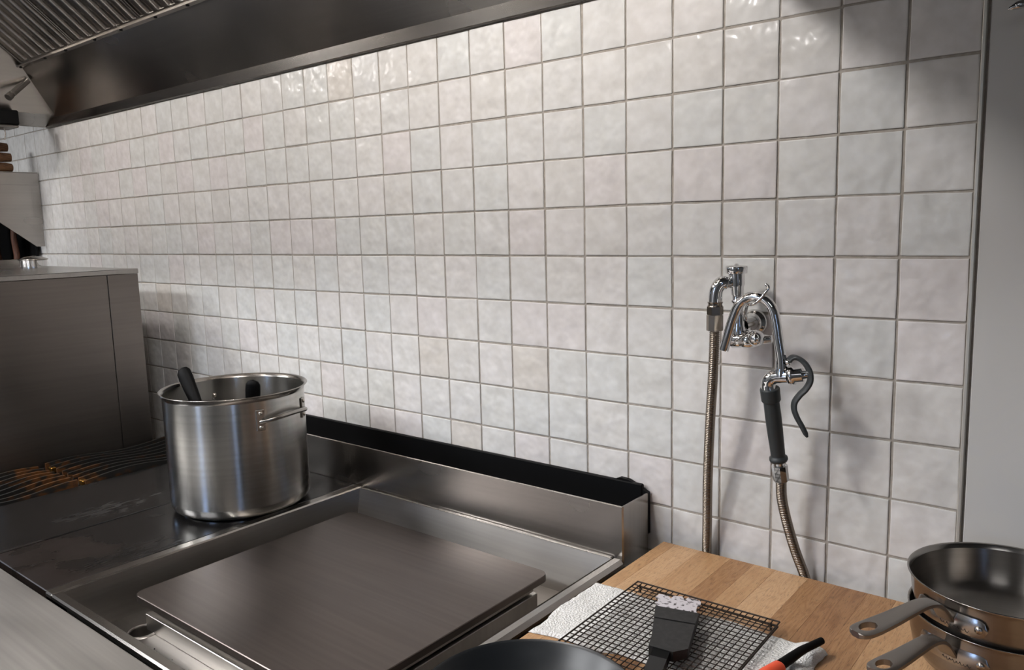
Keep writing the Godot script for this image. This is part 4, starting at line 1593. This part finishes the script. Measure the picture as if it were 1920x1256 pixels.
	b = ribbed([hs, on_z(1466, 935, 0.056), on_z(1477, 985, 0.045), on_z(1492, 1035, 0.031), on_z(1508, 1078, 0.0185), on_z(1512, 1086, 0.0160) + Vector3(0.002, -0.02, 0), on_z(1512, 1086, 0.0155) + Vector3(0.006, -0.09, 0)], 0.0092)
	part(t, "hose", b, M.hose_steel, "ribbed steel hose")

# ---------------------------------------------------------------- small things on the block
func towel() -> void:
	var y := BLOCK
	var c00 := on_y(1112, 1086, y + 0.008)
	var c01 := on_y(994, 1175, y + 0.008)
	var c10 := on_y(1553, 1221, y + 0.006)
	var c11 := on_y(1484, 1312, y + 0.006)
	# squared up: a folded cloth about 0.4 m long
	var f := noise(9.0, 301, 4)
	var f2 := noise(38.0, 302, 3)
	var nx := 90
	var nz := 50
	var top := []
	var bot := []
	for j in nz + 1:
		var rt := PackedVector3Array()
		var rb := PackedVector3Array()
		for i in nx + 1:
			var s := i / float(nx)
			var q := j / float(nz)
			var p := c00.lerp(c10, s).lerp(c01.lerp(c11, s), q)
			var edge := minf(minf(s, 1 - s) * 12.0, minf(q, 1 - q) * 8.0)
			p += Vector3(f.get_noise_2d(p.x * 0.8, p.z * 0.8 + 9.0), 0, f.get_noise_2d(p.x * 0.8 + 5.0, p.z * 0.8)) * 0.010 * (1.0 - clampf(edge, 0, 1) * 0.7)
			var hgt := 0.0046 + 0.0022 * f.get_noise_2d(p.x * 2.0, p.z * 2.0) + 0.0011 * f2.get_noise_2d(p.x * 2.0, p.z * 2.0)
			if s > 0.88:
				hgt += 0.011 * sin((s - 0.88) / 0.12 * PI) * (0.6 + 0.4 * sin(q * 14.0))
			hgt *= smoothstep(0.0, 0.14, edge)
			rt.append(Vector3(p.x, y + 0.0012 + maxf(hgt, 0.0), p.z))
			rb.append(Vector3(p.x, y + 0.0006, p.z))
		top.append(rt)
		bot.append(rb)
	var b := MB.new()
	var rev := top.duplicate()
	rev.reverse()
	b.grid(rev)
	b.grid(bot)
	one("kitchen_towel", b, M.towel_cloth, "crumpled white kitchen towel under the wire rack", "towel", Vector3((c00.x + c11.x) / 2, y, (c00.z + c11.z) / 2))

func wire_rack() -> void:
	var y := BLOCK + 0.020
	var a := on_y(1196, 1090, y)
	var d := on_y(1462, 1166, y)
	var l := on_y(1043, 1198, y)
	var ex := (d - a)
	var wx := ex.length()
	ex = ex.normalized()
	var ez := (l - a).normalized()
	ez = (ez - ex * ez.dot(ex)).normalized()
	var wz := 0.285
	var t := thing("wire_rack", "dark rusty wire cooling rack lying on the white towel", "rack", a + ex * wx / 2 + ez * wz / 2)
	for lay in 2:
		var b := MB.new()
		var yy := Vector3(0, -0.0075 * lay, 0)
		var ins := 0.002 * lay
		var cs := [a + ex * ins + ez * ins + yy, a + ex * (wx - ins) + ez * ins + yy, a + ex * (wx - ins) + ez * (wz - ins) + yy, a + ex * ins + ez * (wz - ins) + yy]
		for k in 4:
			b.tube([cs[k], cs[(k + 1) % 4]], 0.0013, 6)
		part(t, "border_wire", b, M.rusty_wire)
	var n1 := 25
	for k in range(1, n1):
		var b := MB.new()
		var s := a + ex * (wx * k / n1 + rng.randf_range(-0.0008, 0.0008))
		var pts := []
		for i in 6:
			pts.append(s + ez * (wz * i / 5.0) + ex * rng.randf_range(-0.0007, 0.0007) + Vector3(0, 0.0006, 0))
		b.tube(pts, 0.0009, 5)
		part(t, "long_wire", b, M.rusty_wire)
	var n2 := 26
	for k in range(1, n2):
		var b := MB.new()
		var s := a + ez * (wz * k / n2 + rng.randf_range(-0.0008, 0.0008))
		var pts := []
		for i in 6:
			pts.append(s + ex * (wx * i / 5.0) + ez * rng.randf_range(-0.0006, 0.0006) - Vector3(0, 0.0008, 0))
		b.tube(pts, 0.0009, 5)
		part(t, "cross_wire", b, M.rusty_wire)
	for k in 4:
		var b := MB.new()
		var p := a + ex * (wx - 0.01 if k % 2 else 0.01) + ez * (wz - 0.01 if k > 1 else 0.01)
		b.tube([p, p + Vector3(0, -0.0130, 0)], 0.0018, 6)
		part(t, "foot", b, M.rusty_wire)

func scraper() -> void:
	var y := BLOCK + 0.0220
	var yt := y + 0.016
	# outline of the head on its upper face
	var h := [on_y(1229, 1136, yt), on_y(1310, 1150, yt), on_y(1303, 1171, yt), on_y(1290, 1216, yt), on_y(1262, 1222, yt), on_y(1216, 1209, yt), on_y(1222, 1190, yt), on_y(1226, 1158, yt)]
	var c := Vector3.ZERO
	for p in h:
		c += p / h.size()
	var t := thing("grill_scraper", "black handled scraper with a pale worn blade lying on the wire rack", "scraper", Vector3(c.x, y, c.z))
	var poly := PackedVector2Array()
	for p in [h[7], h[2], h[3], h[4], h[5], h[6]]:
		poly.append(Vector2(p.x, p.z))
	var b := MB.new()
	b.prism(poly, Vector3(0, y + 0.001, 0), Vector3.RIGHT, Vector3.BACK, Vector3(0, 0.0148, 0))
	part(t, "head", b, M.worn_black)
	poly = PackedVector2Array()
	for p in [h[0].lerp(h[7], -0.02), h[1], h[2].lerp(h[1], 0.06), h[7].lerp(h[0], 0.06)]:
		poly.append(Vector2(p.x, p.z))
	b = MB.new()
	b.prism(poly, Vector3(0, y + 0.001, 0), Vector3.RIGHT, Vector3.BACK, Vector3(0, 0.0156, 0))
	part(t, "clamp", b, M.worn_black)
	# blade with a ragged front edge
	var bl := [[1230, 1136], [1229, 1128], [1234, 1127], [1233, 1121], [1229, 1119], [1236, 1113], [1246, 1115], [1254, 1117], [1258, 1122], [1263, 1117], [1279, 1118], [1284, 1125], [1290, 1120], [1308, 1124], [1314, 1128], [1314, 1133], [1308, 1135], [1305, 1144], [1307, 1150]]
	poly = PackedVector2Array()
	for p in bl:
		var q := on_y(p[0], p[1], y + 0.010)
		poly.append(Vector2(q.x, q.z))
	b = MB.new()
	b.prism(poly, Vector3(0, y + 0.0075, 0), Vector3.RIGHT, Vector3.BACK, Vector3(0, 0.0025, 0))
	part(t, "blade", b, M.worn_blade, "pale worn ragged blade")
	# handle
	poly = PackedVector2Array()
	var hp := [on_y(1226, 1208, yt), on_y(1258, 1216, yt), on_y(1250, 1236, yt), on_y(1218, 1228, yt)]
	var far: Vector3 = (hp[3] + hp[2]) / 2 - (hp[0] + hp[1]) / 2
	for p in [hp[0], hp[1], hp[2], hp[3]]:
		poly.append(Vector2(p.x, p.z))
	b = MB.new()
	b.prism(poly, Vector3(0, y + 0.002, 0), Vector3.RIGHT, Vector3.BACK, Vector3(0, 0.0130, 0))
	part(t, "neck", b, M.black_plastic)
	poly = PackedVector2Array()
	for p in [hp[3] + (hp[0] - hp[3]) * 0.02, hp[2] + (hp[1] - hp[2]) * 0.02, hp[2] + far.normalized() * 0.08, hp[3] + far.normalized() * 0.08]:
		poly.append(Vector2(p.x, p.z))
	b = MB.new()
	b.prism(poly, Vector3(0, y + 0.001, 0), Vector3.RIGHT, Vector3.BACK, Vector3(0, 0.0150, 0))
	part(t, "grip", b, M.black_rubber)

func lighter() -> void:
	var y := BLOCK + 0.026
	var p0 := on_y(1541, 1201, y)
	var p1 := on_y(1504, 1219, y)
	var p2 := on_y(1466, 1245, y)
	var d := (p2 - p1).normalized()
	var t := thing("torch_lighter", "black tubed lighter with an orange grip lying on the towel", "lighter", Vector3(p1.x, BLOCK + 0.016, p1.z))
	var b := MB.new()
	b.tube(smooth_path([p0, p0.lerp(p1, 0.5), p1, p1.lerp(p2, 0.5), p2 + d * 0.004], 4), [0.0050, 0.0052, 0.0053, 0.0054, 0.0054, 0.0055, 0.0056, 0.0058, 0.0060, 0.0062, 0.0064, 0.0066, 0.0068, 0.007, 0.007, 0.0072, 0.0072], 16)
	part(t, "tube", b, M.black_plastic)
	b = MB.new()
	var q := on_y(1454, 1257, y)
	b.tube([q - d * 0.012, q - d * 0.008, q + d * 0.02, q + d * 0.10], [0.008, 0.0105, 0.012, 0.012], 18)
	part(t, "grip", b, M.orange_plastic, "orange plastic grip")

func wall_hook() -> void:
	var a := on_z(1890, 17, 0.050)
	var c := on_z(1915, 8, 0.045)
	var t := thing("wall_hook", "small pointed chrome hook high on the plain wall", "hook", Vector3(c.x + 0.03, c.y, 0.001))
	var b := MB.new()
	var e := Vector3(c.x + 0.03, c.y + 0.006, 0.03)
	b.tube(smooth_path([a, a.lerp(c, 0.5), c, e], 6), [0.0006, 0.0012, 0.002, 0.0028, 0.0034, 0.004, 0.0044, 0.0048, 0.0052, 0.0054, 0.0056, 0.0058, 0.006, 0.006, 0.006, 0.006, 0.006, 0.006, 0.006], 16)
	part(t, "hook_arm", b, M.chrome)
	b = MB.new()
	b.lathe([Vector2(0.018, 0.0), Vector2(0.018, 0.004), Vector2(0.008, 0.007), Vector2(0.007, 0.034), Vector2(0.0, 0.035)], frame_from(Vector3(e.x, e.y, 0.001), Vector3.BACK), 24)
	part(t, "rose", b, M.chrome)
